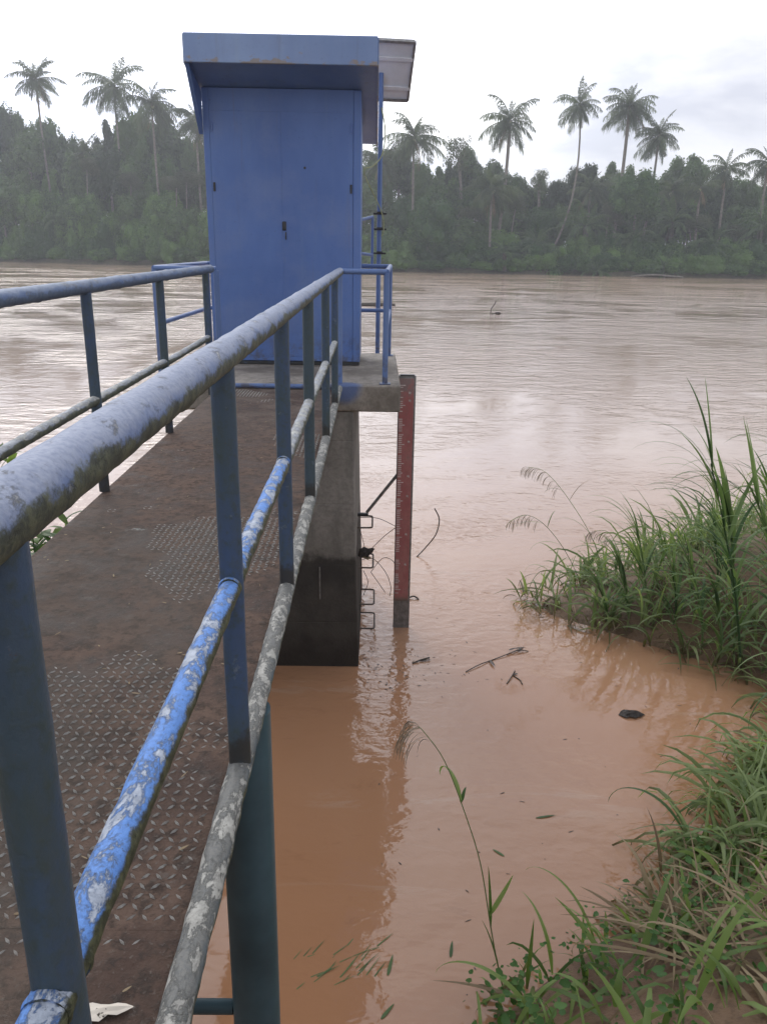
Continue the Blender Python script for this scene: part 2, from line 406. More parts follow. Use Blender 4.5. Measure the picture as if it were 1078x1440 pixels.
def mudmat(name, c1, c2, rough=.6):
    m = M(name, rough, 0, .4); n = m.noise(1.8, 7, .65); f = m.noise(19, 6, .7)
    c = m.mix(m.ramp(n, .35, .65), c1, c2); c = m.mix(m.ramp(f, .45, .7, 0, .6), c, [x*.5 for x in c1])
    m.color(c); m.bump(f, .02, .8); return m.m
MT['mud'] = mudmat('wet_bank_mud', (.13, .075, .042), (.22, .135, .08))
MT['soil'] = mudmat('dark_bank_soil', (.05, .045, .025), (.10, .085, .045), .9)

# ------------------------------------------------------------------ river, banks
def bankY(X): return float(np.interp(X, [-1500, -140, -70, 1.2, 60.8, 130, 1500], [520, 178, 156.7, 136.4, 129.9, 124, 60]))
def shore_right(y): return float(np.interp(y, [2.4, 3.0, 3.35, 3.8, 4.1, 4.8, 5.5, 6.2, 6.8, 7.3, 8.0, 8.6, 9.0, 9.5, 10.5, 13, 18, 40, 140],
                                      [-.3, .15, .7, 1.3, 1.85, 2.55, 3.15, 3.7, 3.95, 3.7, 2.75, 2.02, 2.12, 2.8, 4.2, 7, 13, 40, 160]))
def shore_left(y): return float(np.interp(y, [2.4, 3.2, 5.0, 6.5, 7.6, 9, 12, 20, 140], [-1.0, -1.75, -1.95, -2.3, -3.2, -6, -12, -26, -150]))
def ground_h(x, y):
    s = -1e9
    s = max((x-shore_right(y))*.33, (shore_left(y)-x)*.40, (2.7-y)*.95)
    h = min(max(s, -.9), 2.75)
    return ZW+h+.10*noise.noise(Vector((x*.9, y*.9, 3)))*min(1, max(.15, h+.4))
def near_ground():
    xs = np.concatenate([np.linspace(-60, -9, 14), np.linspace(-8, 9, 86), np.linspace(10, 60, 14)])
    ys = np.concatenate([np.linspace(-40, -3, 10), np.linspace(-2, 14, 80), np.linspace(15, 60, 16)])
    V = [(x, y, ground_h(x, y)) for y in ys for x in xs]; n = len(xs)
    F = [(j*n+i, j*n+i+1, (j+1)*n+i+1, (j+1)*n+i) for j in range(len(ys)-1) for i in range(n-1)]
    link('near_bank', mesh('near_bank', V, F, MT['mud'], True), kind='structure')
near_ground()
def far_ground():
    xs = np.concatenate([[-1500, -600, -250], np.linspace(-140, 140, 60), [250, 600, 1500]]); V = []; F = []
    prof = [(-4, -1.0), (0, -.05), (1.2, .7), (4, 1.1), (14, 1.6), (60, 2.4), (300, 3), (1500, 3)]
    for x in xs:
        yb = bankY(x)
        for d, h in prof:
            wob = 1.3*noise.noise(Vector((x*.13, d, 0))) if d < 10 else 0
            V.append((x, yb+d+wob, ZW+h+(.35*noise.noise(Vector((x*.3, d, 7))) if 0 < d < 60 else 0)))
    n = len(prof)
    for i in range(len(xs)-1):
        for j in range(n-1): F.append((i*n+j, (i+1)*n+j, (i+1)*n+j+1, i*n+j+1))
    link('far_bank', mesh('far_bank', V, F, MT['soil'], True), kind='structure')
far_ground()
link('river_water', mesh('river_water', [(-1600, -60, ZW), (1600, -60, ZW), (1600, 700, ZW), (-1600, 700, ZW)], [(0, 1, 2, 3)], MT['water']), kind='structure')
def haze():
    m = bpy.data.materials.new('river_haze'); m.use_nodes = True; nt = m.node_tree
    nt.nodes.remove(nt.nodes['Principled BSDF'])
    v = nt.nodes.new('ShaderNodeVolumePrincipled'); v.inputs['Color'].default_value = (.93, .95, 1, 1); v.inputs['Density'].default_value = HAZE
    v.inputs['Anisotropy'].default_value = .35
    nt.links.new(v.outputs[0], nt.nodes['Material Output'].inputs['Volume'])
    b = B().box((0, 760, 14.7), (3400, 1700, 40.6)); o = b.obj('haze', m, kind='stuff'); 
HAZE = 0.0011
haze()

# ------------------------------------------------------------------ walkway
XR, XL = -.32, -1.40
def zr(y): return -.224           # top rail height along the walkway
walk = empty('walkway', (-.86, 0, -1.25), label='narrow dirty steel walkway with raised tread pattern leading out to the blue cabinet', cat='walkway')
rng = random.Random(4)
edges = [-2.6, -1.3, -.05, 1.2, 2.42, 3.66, 4.88, 6.08, 7.18]
x0, x1 = -1.405, -.345
for a, b in zip(edges[:-1], edges[1:]):
    # plate with a slightly uneven surface
    nx, ny = 24, 28; V = []; F = []
    for j in range(ny+1):
        for i in range(nx+1):
            x = x0+(x1-x0)*i/nx; y = a+.0003+(b-a-.0006)*j/ny
            V.append((x, y, -1.24+.004*noise.noise(Vector((x*2.2, y*2.2, 0)))))
    for j in range(ny):
        for i in range(nx):
            k = j*(nx+1)+i; F.append((k, k+1, k+nx+2, k+nx+1))
    n0 = len(V); ring = [0, nx, (ny+1)*(nx+1)-1, ny*(nx+1)]
    for k in ring: V.append((V[k][0], V[k][1], -1.252))
    rim = [list(range(nx+1)), [j*(nx+1)+nx for j in range(ny+1)], list(range((ny+1)*(nx+1)-1, ny*(nx+1)-1, -1)), [j*(nx+1) for j in range(ny, -1, -1)]]
    for q, e in enumerate(rim): F.append(tuple(e[::-1])+(n0+q, n0+(q+1) % 4))
    Bp = B(); Bp.add(V, F)
    plate = world_child('deck_plate', Bp, MT['deck'], walk)
    if b > 0:
        Bl = B(); p = .0265; jj = 0; y = a+.03
        while y < b-.02:
            ii = 0; x = x0+.02
            while x < x1-.015:
                w = noise.noise(Vector((x*1.5, y*1.05, 5)))+.55*noise.noise(Vector((x*5, y*5, 9)))
                bias = 1.15*math.exp(-((x+.83)/.36)**2-((y-1.95)/.62)**2)+.8*math.exp(-((x+.72)/.30)**2-((y-3.2)/.55)**2)-.42
                d = w+bias
                if d > 0:
                    ang = (pi/4 if (ii+jj) % 2 else -pi/4)+rng.uniform(-.04, .04)
                    ux, uy = cos(ang), sin(ang); hl, hw, hh = .0125, .0040, min(.0046, .0014+d*.012)
                    z = -1.24+.004*noise.noise(Vector((x*2.2, y*2.2, 0)))
                    P = [(x-ux*hl, y-uy*hl, z-.001), (x-uy*hw, y+ux*hw, z-.001), (x+ux*hl, y+uy*hl, z-.001), (x+uy*hw, y-ux*hw, z-.001),
                         (x-ux*hl*.45, y-uy*hl*.45, z+hh), (x+ux*hl*.45, y+uy*hl*.45, z+hh)]
                    Bl.add(P, [(0, 4, 1), (1, 4, 5, 2), (0, 3, 4), (3, 2, 5, 4)][0:4])
                x += p; ii += 1
            y += p; jj += 1
        if Bl.F:
            me = mesh('tread_lugs', Bl.V, Bl.F, MT['lug'])
            o = link('tread_lugs', me, plate); o['kind'] = 'stuff'
            o.location = -Vector(walk.location)-Vector(plate.location)
for x in (XR-.150, XL+.14):                       # channel beams under the deck
    world_child('beam', B().box((x, 2.3, -1.34), (.05, 9.7, .17), .006), MT['post'], walk)
for y in [-1.0, .6, 2.0, 3.6, 5.2, 6.8]:
    world_child('cross_beam', B().box((-.865, y, -1.30), (.92, .06, .09), .004), MT['post'], walk)
b = B()
b.pipe((XR, -2.6, -1.232), (XR, 7.17, -1.222), .029, 16, .03, .0035, 3)
world_child('edge_pipe', b, MT['kerb_pipe'], walk)
for (px, py) in ((-.362, 2.0), (-1.36, 2.0), (-.362, -.6), (-1.36, -.6)):
    zb = ground_h(px, py)-.3
    world_child('support_post', B().pipe((px, py, zb), (px, py, -1.262), .076, 28, .1), MT['pile'], walk)
world_child('brace_pipe', B().pipe((-1.284, 2.0, -2.385), (-.438, 2.0, -2.385), .024, 16, .1), MT['pile'], walk)

def railing(x, posts, name, label, matsel, y_end, mid_z, side):
    t = empty(name, (x, posts[0], -1.23), label=label, cat='railing')
    b = B()
    zt = lambda y: zr(y) if side == 0 else -.213
    pts = [Vector((x, y, zt(y))) for y in np.arange(-2.4, y_end+.001, .022)]
    b.tube(pts, [.0335+(.0022 if i % 49 in (20, 21) else 0) for i in range(len(pts))], 26, True, .0022, side)
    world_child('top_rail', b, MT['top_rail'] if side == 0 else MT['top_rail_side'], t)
    for y in posts:
        b = B().pipe((x, y, -1.225 if side == 0 else -1.238), (x, y, zt(y)-.02), .0265, 20, .06, .0012, y)
        world_child('post', b, MT['post'], t)
    for i, (a, c) in enumerate(zip(posts[:-1], posts[1:])):
        s = rng.uniform(-.006, .006)
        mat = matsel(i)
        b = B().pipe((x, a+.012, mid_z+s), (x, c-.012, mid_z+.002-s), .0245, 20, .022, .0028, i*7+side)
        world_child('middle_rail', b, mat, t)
        # weld collars where the segments meet the posts
        for yy in (a+.031, c-.031):
            world_child('weld', B().tube([(x, yy-.006, mid_z), (x, yy-.002, mid_z), (x, yy+.002, mid_z), (x, yy+.006, mid_z)], [.0247, .0258, .0258, .0247], 16), mat, t) if c > 0 else None
    return t
pr = [-1.5, -.43, .64, 1.69, 2.78, 3.88, 5.22, 6.38]
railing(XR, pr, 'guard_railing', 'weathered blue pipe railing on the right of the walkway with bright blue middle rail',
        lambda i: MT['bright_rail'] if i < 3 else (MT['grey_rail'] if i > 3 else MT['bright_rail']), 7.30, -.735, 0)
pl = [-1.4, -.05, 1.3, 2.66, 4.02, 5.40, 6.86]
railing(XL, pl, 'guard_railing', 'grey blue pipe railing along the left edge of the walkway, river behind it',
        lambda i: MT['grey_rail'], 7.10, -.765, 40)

# ------------------------------------------------------------------ pier and platform
pier = empty('concrete_pier', (-.9, 8.3, ZW), label='tall concrete pier with dark flood stain carrying the cabinet platform', cat='pier')
b = B(); xa = -1.62; ny = 18; nz = 26
V = []; F = []
def pier_x(z): # right face flares at the foot
    t = (z+1.45)/(-2.62)
    return -.19+.062*max(0, t)**1.6+.010*noise.noise(Vector((0, 3, z*1.8)))
rings = []
for k in range(nz+1):
    z = -1.452-(ZW*-1+.9-1.452)*k/nz
    r = pier_x(max(z, ZW)); l = xa-(r+.19)
    rings.append([(l, 7.262, z), (r-.012, 7.262, z), (r, 7.274, z), (r, 9.40, z), (l, 9.40, z)])
for R_ in rings: V += R_
for k in range(nz):
    for q in range(5): F.append((k*5+q, k*5+(q+1) % 5, (k+1)*5+(q+1) % 5, (k+1)*5+q))
F.append((0, 1, 2, 3, 4)); F.append(tuple(nz*5+q for q in (4, 3, 2, 1, 0)))
b.add(V, F); world_child('column', b, MT['pier'], pier)
for z in (-2.82, -3.27, -3.70, -3.99, -2.36, -1.9):
    if z > -2.7: continue
    xw = pier_x(z)-.02; xo = pier_x(z)+.158
    dz = rng.uniform(-.006, .006); y1, y2 = 7.96, 8.36
    pts = [(xw, y1, z), (xo-.03, y1, z+dz), (xo-.008, y1+.008, z+dz), (xo, y1+.03, z+dz), (xo, y2-.03, z-dz), (xo-.008, y2-.008, z-dz), (xo-.03, y2, z-dz), (xw, y2, z)]
    world_child('rung', B().tube(pts, .0095, 10), MT['rebar'], pier)
world_child('conduit', B().pipe((-.515, 7.25, -3.32), (-.515, 7.25, -2.98), .007, 8, .1), MT['steel'], pier)
plat = empty('platform', (-.85, 8.4, -1.2), label='square concrete platform slab on top of the pier under the blue cabinet', cat='platform')
V = []; F = []
b = B().box((-.87, 8.39, -1.325), (2.20, 2.28, .245), .014)
world_child('slab', b, MT['slab'], plat)

pr_ = empty('platform_railing', (-.9, 8.3, -1.2), label='blue pipe railing round the edge of the concrete platform', cat='railing')
ZT = -.222; cr = .0255
def pc(name, a, b_, r, wob=0): world_child(name, B().pipe(a, b_, r, 14, .15), MT['platform_rail'], pr_)
corn = dict(fr=(.088, 7.33), br=(.150, 9.32), bl=(-1.88, 9.32), fl=(-1.945, 7.36), wr=(-.325, 7.345), wl=(-1.405, 7.36))
for k, (x, y) in corn.items():
    world_child('post', B().pipe((x, y, -1.2), (x, y, ZT-.012), .0255, 16, .2), MT['platform_rail'], pr_)
    if k in ('fr', 'br', 'bl', 'fl'): world_child('base_plate', B().box((x, y, -1.197), (.10, .09, .010), .002), MT['platform_rail'], pr_)
def seg(a, c, z, r=.0235, name='rail'):
    A, C_ = Vector((*corn[a], z)), Vector((*corn[c], z)); world_child(name, B().pipe(A, C_, r, 14, .2), MT['platform_rail'], pr_)
for a, c in (('wr', 'fr'), ('fr', 'br'), ('br', 'bl'), ('bl', 'fl'), ('fl', 'wl')): seg(a, c, ZT, .0245, 'top_rail')
for a, c in (('fr', 'br'), ('br', 'bl'), ('bl', 'fl')): seg(a, c, -.70, .0215, 'middle_rail')
world_child('toe_bar', B().pipe((-1.38, 7.215, -1.215), (-.352, 7.215, -1.215), .021, 14, .2), MT['platform_rail'], pr_)
# ladder hand loop behind the cabinet
hl = [(-.26, 9.34, -.245), (-.26, 9.34, .27), (-.20, 9.5, .27), (-.04, 9.72, .30)]
world_child('ladder_handrail', B().tube([(-.25, 9.36, -.20), (-.25, 9.36, .2), (-.24, 9.40, .245), (-.20, 9.5, .26), (-.055, 9.80, .305)], .018, 12), MT['platform_rail'], pr_)
world_child('ladder_handrail', B().tube([(-.25, 9.385, -.075), (-.20, 9.5, -.09), (-.055, 9.80, -.11)], .018, 12), MT['platform_rail'], pr_)
world_child('ladder_handrail', B().pipe((-.055, 9.80, .30), (-.055, 9.80, -.30), .016, 12, .2), MT['platform_rail'], pr_)

# ------------------------------------------------------------------ cabinet
cab = empty('equipment_cabinet', (-.93, 9.0, -1.2), label='tall blue steel equipment cabinet with overhanging roof on the concrete platform', cat='cabinet')
CX0, CX1, CY0, CY1, CZ0, CZ1 = -1.675, -.165, 8.46, 9.25, -1.16, 1.36
def cb(name, x0, x1, y0, y1, z0, z1, bev=.004, mat='cabinet', par=None):
    return world_child(name, B().box(((x0+x1)/2, (y0+y1)/2, (z0+z1)/2), (x1-x0, y1-y0, z1-z0), bev), MT[mat], par or cab)
cb('base_frame', CX0+.01, CX1-.005, CY0+.01, CY1-.01, -1.199, CZ0-.002, .004, 'post')
cb('wall', CX0, CX0+.03, CY0+.033, CY1, CZ0, CZ1)
cb('wall', CX1-.03, CX1, CY0+.033, CY1, CZ0, CZ1)
cb('wall', CX0+.032, CX1-.032, CY1-.03, CY1-.002, CZ0, CZ1)
cb('floor_panel', CX0+.032, CX1-.032, CY0+.035, CY1-.034, CZ0, CZ0+.03)
# front frame and two doors
fz = 1.385
cb('door_frame', CX0, CX0+.062, CY0-.002, CY0+.031, CZ0, fz)
cb('door_frame', CX1-.075, CX1, CY0-.002, CY0+.031, CZ0, fz)
cb('door_frame', CX0+.064, CX1-.077, CY0-.002, CY0+.031, CZ0, CZ0+.048)
cb('door_frame', CX0+.0626, CX1-.0756, CY0-.002, CY0+.031, 1.19, fz, .0006)
cb('door_frame', CX0+.0645, CX1-.0775, CY0+.0325, CY0+.036, CZ0, fz, 0)
cm = -.935
d1 = cb('door', CX0+.0626, cm-.0004, CY0-.002, CY0+.030, CZ0+.0486, 1.1896, .0006)
d2 = cb('door', cm+.0004, CX1-.0776, CY0-.002, CY0+.030, CZ0+.0486, 1.1896, .0006)
for d, x in ((d1, CX0+.083), (d2, CX1-.096)):
    for z in (.515, -.98, 1.05):
        world_child('hinge', B().pipe((x, CY0-.004, z-.04), (x, CY0-.004, z+.04), .011, 10, .1), MT['dark_metal'] if z == .515 else MT['cabinet'], d)
world_child('lock', B().box((cm-.005+.02, CY0-.006, .165), (.04, .018, .085), .006), MT['dark_metal'], d2)
world_child('keyhole', B().pipe((cm+.225, CY0+.003, .70), (cm+.225, CY0-.004, .70), .012, 12, .1), MT['dark_metal'], d2)
world_child('door_handle', B().tube([(cm+.03, CY0+.004, .04), (cm+.03, CY0-.018, .045), (cm+.03, CY0-.018, .10), (cm+.03, CY0+.004, .105)], .006, 8), MT['dark_metal'], d2)
# roof: shed roof falling to the rear with a deep fascia in front
def prism(prof, x0, x1):          # profile in (y, z)
    n = len(prof); V = [(x0, y, z) for y, z in prof]+[(x1, y, z) for y, z in prof]
    F = [tuple(range(n))[::-1], tuple(range(n, 2*n))]+[(i, (i+1) % n, n+(i+1) % n, n+i) for i in range(n)]
    return B().add(V, F)
RX0, RX1 = -1.71, -.02
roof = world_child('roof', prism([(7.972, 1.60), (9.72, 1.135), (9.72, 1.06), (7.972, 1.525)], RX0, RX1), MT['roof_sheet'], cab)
b = B().box(((RX0+RX1)/2, 7.955, 1.612), (RX1-RX0+.006, .03, .232), .006)
world_child('fascia', b, MT['fascia'], roof)
world_child('side_trim', prism([(7.972, 1.722), (9.74, 1.25), (9.74, 1.03), (7.972, 1.497)], RX1, RX1+.014), MT['fascia'], roof)
world_child('side_trim', prism([(7.972, 1.722), (9.74, 1.25), (9.74, 1.03), (7.972, 1.497)], RX0-.014, RX0), MT['fascia'], roof)
world_child('gusset', prism([(7.975, 1.494), (8.455, 1.362), (8.455, .98)], RX0-.004, CX0-.002), MT['cabinet'], cab)
# sloping wall tops close the gap below the roof
for xx0, xx1 in ((CX0, CX0+.03), (CX1-.03, CX1)):
    world_child('wall_top', prism([(CY0+.033, CZ1+.002), (CY1, CZ1+.002), (CY1, 1.18), (CY0+.033, 1.39)], xx0, xx1), MT['cabinet'], cab) if False else None

# ------------------------------------------------------------------ solar mast
mast = empty('solar_mast', (.025, 9.92, -1.2), label='slim blue mast behind the cabinet holding a small tilted solar panel', cat='solar panel')
world_child('pole', B().pipe((.022, 9.92, -1.65), (.022, 9.92, 1.80), .027, 14, .3), MT['platform_rail'], mast)
world_child('pole_bracket', B().box((.022, 9.66, -1.5), (.07, .50, .06), .004), MT['dark_metal'], mast)
A_, Bq, C_, D_ = Vector((-.24, 9.66, 2.07)), Vector((.375, 9.68, 2.055)), Vector((.325, 10.12, 1.565)), Vector((-.27, 10.12, 1.575))
nrm = (Bq-A_).cross(D_-A_).normalized()*-1
if nrm.z < 0: nrm = -nrm
def plate4(P, n, t, name, mat, par):
    V = [p for p in P]+[p+n*t for p in P]
    return world_child(name, B().add(V, [(0, 1, 2, 3), (4, 7, 6, 5), (0, 4, 5, 1), (1, 5, 6, 2), (2, 6, 7, 3), (3, 7, 4, 0)]), mat, par)
pnl = plate4([A_, Bq, C_, D_], nrm, .012, 'panel', MT['panel_back'], mast)
plate4([p+nrm*.0125 for p in (A_, Bq, C_, D_)], nrm, .004, 'cell_sheet', MT['cell'], pnl)
for P, Q in ((A_, Bq), (Bq, C_), (C_, D_), (D_, A_)):
    d = (Q-P).normalized(); w = nrm.cross(d)*.014
    plate4([P-w-nrm*.02, P+w-nrm*.02, Q+w-nrm*.02, Q-w-nrm*.02], nrm, .042, 'frame', MT['steel'], pnl)
for t in (.28, .78):
    P, Q = A_.lerp(D_, t), Bq.lerp(C_, t); d = (C_-Bq).normalized()*.018
    plate4([P-d-nrm*.022, P+d-nrm*.022, Q+d-nrm*.022, Q-d-nrm*.022], nrm, .02, 'rail', MT['panel_back'], pnl)
for z in (.345, .175, -.09):
    world_child('clamp', B().box((.03, 9.92, z), (.15, .075, .020), .003).box((.03, 9.905, z+.012), (.07, .09, .02), .003), MT['dark_metal'], mast)
cabp = [(.03, 9.88, 1.45), (.075, 9.86, 1.2), (.04, 9.84, .96), (-.06, 9.76, .84), (-.15, 9.66, .80), (-.13, 9.70, .70), (-.02, 9.80, .50), (.06, 9.86, .32), (.075, 9.88, .16), (.05, 9.90, .10)]
def smooth_path(P, k=6):
    P = [Vector(p) for p in P]; out = []
    for i in range(len(P)-1):
        p0, p1, p2, p3 = P[max(i-1, 0)], P[i], P[i+1], P[min(i+2, len(P)-1)]
        for j in range(k):
            t = j/k; out.append(.5*((2*p1)+(p2-p0)*t+(2*p0-5*p1+4*p2-p3)*t*t+(3*p1-p0-3*p2+p3)*t**3))
    return out+[P[-1]]
world_child('cable', B().tube(smooth_path(cabp), .0065, 8), MT['cable'], mast)

# ------------------------------------------------------------------ water level gauge
GY = 8.14
gg = empty('water_level_gauge', (.33, GY, ZW), label='tall red water level staff gauge with white ticks standing in the river beside the platform', cat='gauge')
world_child('post', B().box((.325, GY+.048, -2.98), (.178, .07, 3.46), .006), MT['steel'], gg)
board = world_child('board', B().box((.318, GY+.004, -2.505), (.150, .010, 2.46), .002), MT['gauge'], gg)
world_child('cap', B().box((.325, GY+.04, -1.247), (.150, .06, .012), .003), MT['dark_metal'], gg)
b = B(); z = -1.345; k = 0; r5 = random.Random(8)
while z > -3.66:
    L_ = .062 if k % 10 == 0 else (.050 if k % 5 == 0 else .036)
    if r5.random() > .10+.25*(noise.noise(Vector((0, 0, z*2.3))) > .2):
        b.box((.247+L_/2, GY-.002, z), (L_, .0016, .0085))
    z -= .0205; k += 1
t_ = world_child('tick_mark', b, MT['tick'], board); t_['kind'] = 'stuff'
b = B()
for z, x in ((-1.42, .350), (-1.50, .352), (-1.93, .352), (-2.30, .356), (-2.52, .352), (-2.95, .35), (-3.3, .35)):
    b.box((x, GY-.002, z), (.016, .0014, .020)).box((x+.012, GY-.002, z-.004), (.005, .0014, .026))
t_ = world_child('faded_mark', b, MT['white_tick'], board); t_['kind'] = 'stuff'
b = B(); b.tube([(.27, GY+.05, -2.27), (-.072, 8.22, -2.735)], .017, 8)
world_child('strut', b, MT['steel'], gg)
world_child('strut_bracket', B().box((-.115, 8.22, -2.76), (.12, .05, .035), .008), MT['dark_metal'], gg)

# ------------------------------------------------------------------ far bank trees
def frond(L, elev, droop, nl, ll, hang, seed, lw=.115):
    """one palm leaf: arching rachis with two rows of drooping leaflets, base at the origin, pointing along +X"""
    r = random.Random(seed); V = []; F = []; n = 12
    P = [Vector((0, 0, 0))]; e = elev
    for i in range(n):
        P.append(P[-1]+Vector((cos(e), 0, sin(e)))*(L/n)); e -= droop/n*(.5+1.1*i/n)
    b = B(); b.tube(P, [.07*(1-i/(n+1))+.012 for i in range(n+1)], 4, False)
    for k in range(nl):
        t = .10+.9*k/(nl-1); f = t*n; i = min(int(f), n-1); p = P[i].lerp(P[i+1], f-i); d = (P[i+1]-P[i]).normalized()
        l = ll*(sin(pi*min(1, .16+.86*t))**.6)*r.uniform(.7, 1.12)
        for s in (-1, 1):
            if r.random() < .10: continue
            out = (Vector((0, s, r.uniform(-.25, .35)))*.82+d*r.uniform(.35, .75)).normalized()
            q1 = p+out*l*.5+Vector((0, 0, -hang*l*.16)); q2 = p+out*l*.80+Vector((0, 0, -hang*l*.62*r.uniform(.7, 1.2)))
            w = d*lw*.5
            b.add([p-w*.6, p+w*.6, q1+w, q1-w, q2], [(0, 1, 2, 3), (3, 2, 4)])
    return mesh('frond', b.V, b.F, None)
def with_mat(me, m): me.materials.append(m); return me
CF = [with_mat(frond(L, radians(e), radians(d), 38, 1.2, h, i), MT['palm']) for i, (L, e, d, h) in enumerate(
    [(4.6, 76, 45, .8), (5.2, 55, 85, 1.3), (5.3, 30, 85, 1.6), (5.1, 2, 75, 1.9), (4.8, -28, 50, 2.1), (4.6, -55, 28, 2.2)])]
DEADF = with_mat(frond(4.4, radians(-62), radians(20), 20, .8, 2.2, 77, .09), MT['dry'])
OF = [with_mat(frond(L, radians(e), radians(d), 34, 1.0, h, 20+i, .13), MT['oilpalm']) for i, (L, e, d, h) in enumerate(
    [(5.5, 80, 45, .4), (6.2, 62, 90, .6), (6.4, 42, 105, .9), (6.0, 20, 95, 1.1), (5.2, -8, 70, 1.3)])]
NUTS = None
def trunk_mesh(base, top, bend, r0, r1, n=12, seg=8):
    P = []
    for i in range(n+1):
        t = i/n; P.append(Vector(base).lerp(Vector(top), t)+Vector(bend)*(4*t*(1-t)))
    return B().tube(P, [r0+(r1-r0)*min(1, (i/n)**.5) for i in range(n+1)], seg, True)
def palm(name, base, top, label, cat='palm tree', bend=(0, 0, 0), sc=1.0, kind=0, r0=.26, r1=.14, n=26, seed=0, group=None, sq=1.0, skew=0):
    r = random.Random(seed)
    t = empty(name, base, label=label, cat=cat, group=group)
    o = trunk_mesh((0, 0, -.6), Vector(top)-Vector(base), bend, r0, r1).obj('trunk', MT['bark'] if kind == 0 else MT['dbark'], t)
    Fs = CF if kind == 0 else OF
    tp = Vector(top)-Vector(base)
    tl, ta = r.uniform(0, .30), r.uniform(0, 6.28); crown_tilt = Matrix.Rotation(tl, 4, Vector((cos(ta), sin(ta), 0)))
    gap = r.uniform(0, 6.28)
    for k in range(n):
        u = (k+.5)/n; az = k*2.399+r.uniform(-.6, .6)
        if kind == 0 and abs((az-gap+pi) % (2*pi)-pi) < .42 and r.random() < .6: continue
        idx = min(len(Fs)-1, int(u**.72*len(Fs)*1.0))
        if u > .75 and r.random() < .3: idx = len(Fs)-1
        f = link('frond', Fs[idx], t)
        s = sc*r.uniform(.72, 1.2)*(.9 if idx == 0 else 1)
        f.location = tp+Vector((0, 0, -.25*u)); f.scale = (s, s, s)
        f.rotation_euler = (crown_tilt @ Matrix.Rotation(az, 4, 'Z') @ Matrix.Rotation(r.uniform(-.25, .25), 4, 'Y') @ Matrix.Rotation(r.uniform(-.5, .5), 4, 'X')).to_euler()
        if kind == 0 and idx >= len(Fs)-1 and r.random() < .35: f.data = DEADF
    if kind == 0:
        b = B()
        for k in range(9):
            a = r.uniform(0, 6.28); c = tp+Vector((cos(a)*.38, sin(a)*.38, -.55+r.uniform(-.3, .15)))
            ph = [(c+Vector((cos(q)*sin(w), sin(q)*sin(w), cos(w)))*.17) for w in (0.01, 1.05, 2.1, 3.13) for q in (0, 1.26, 2.5, 3.77, 5.03)]
            b.add(ph, [(i*5+j, i*5+(j+1) % 5, (i+1)*5+(j+1) % 5, (i+1)*5+j) for i in range(3) for j in range(5)])
        b.obj('coconut_bunch', MT['cable'], t)
    return t
# crown centre (x, y, z), foot x offset, label
P_ = [
 ((-62.2, 163.5, 27.6), 1.5, .95, 'tallest coconut palm at the far left, standing clear above the misty tree line'),
 ((-47.9, 162.4, 26.6), 1.0, 1.12, 'large full coconut palm left of the cabinet, second tall crown from the left'),
 ((-39.4, 155.0, 22.8), .6, 1.0, 'star shaped coconut palm halfway between the far left crowns and the cabinet'),
 ((-32.1, 155.9, 20.4), .5, 1.0, 'coconut palm half hidden behind the left edge of the blue cabinet'),
 ((5.8, 143.9, 16.9), .4, 1.12, 'broad coconut palm just right of the solar panel'),
 ((21.2, 143.2, 19.6), -1.5, .92, 'shaggy coconut palm with a thick creeper covered trunk, left of the leaning palm'),
 ((31.8, 141.1, 21.8), None, .86, 'leaning coconut palm with a long thin bare curved trunk against the sky'),
 ((39.8, 141.2, 21.6), -.8, .92, 'tall coconut palm immediately right of the leaning palm, taller of the close pair'),
 ((44.5, 139.7, 17.4), -1.5, .9, 'drooping coconut palm leaning out to the right below its taller neighbour'),
 ((55.6, 138.5, 12.6), .4, .72, 'small coconut palm alone near the right edge of the tree line'),
 ((51.2, 136.9, 9.7), .5, .6, 'short palm barely topping the canopy right of the tall pair'),
 ((18.3, 138.5, 9.0), .2, .9, 'lower coconut palm in front of the wood with a pale straight trunk'),
 ((.4, 146.6, 13.6), .2, .9, 'coconut palm hidden mostly behind the right edge of the cabinet and mast'),
 ((62.2, 138.8, 13.6), .5, .85, 'coconut palm cut off by the right edge of the view'),
 ((-55.1, 164.4, 15.5), .4, .9, 'low coconut palm buried in the misty wood at the left'),
 ((35.6, 144.6, 9.6), .4, .75, 'dark feathery palm under the gap between the leaning palm and the tall pair'),
 ((48.3, 141.3, 9.3), .2, .7, 'dark palm with hanging fronds below the drooping coconut palm'),
]
for i, (c, dx, sc, lab) in enumerate(P_):
    if dx is None:
        palm('coconut_palm', (27.0, c[1]-1.5, ZW+1), c, lab, bend=(2.2, 0, -1.5), sc=sc*1.05, r0=.22, r1=.14, n=36, seed=i+40)
    else:
        palm('coconut_palm', (c[0]+dx, c[1], ZW+1.2), c, lab, bend=(-dx*.3, 0, 0), sc=sc*(1.0+.12*((i*7) % 4)/3), seed=i+40, n=[42, 34, 38, 46][i % 4], r0=.3, r1=.17 if i not in (5, 7) else .26)
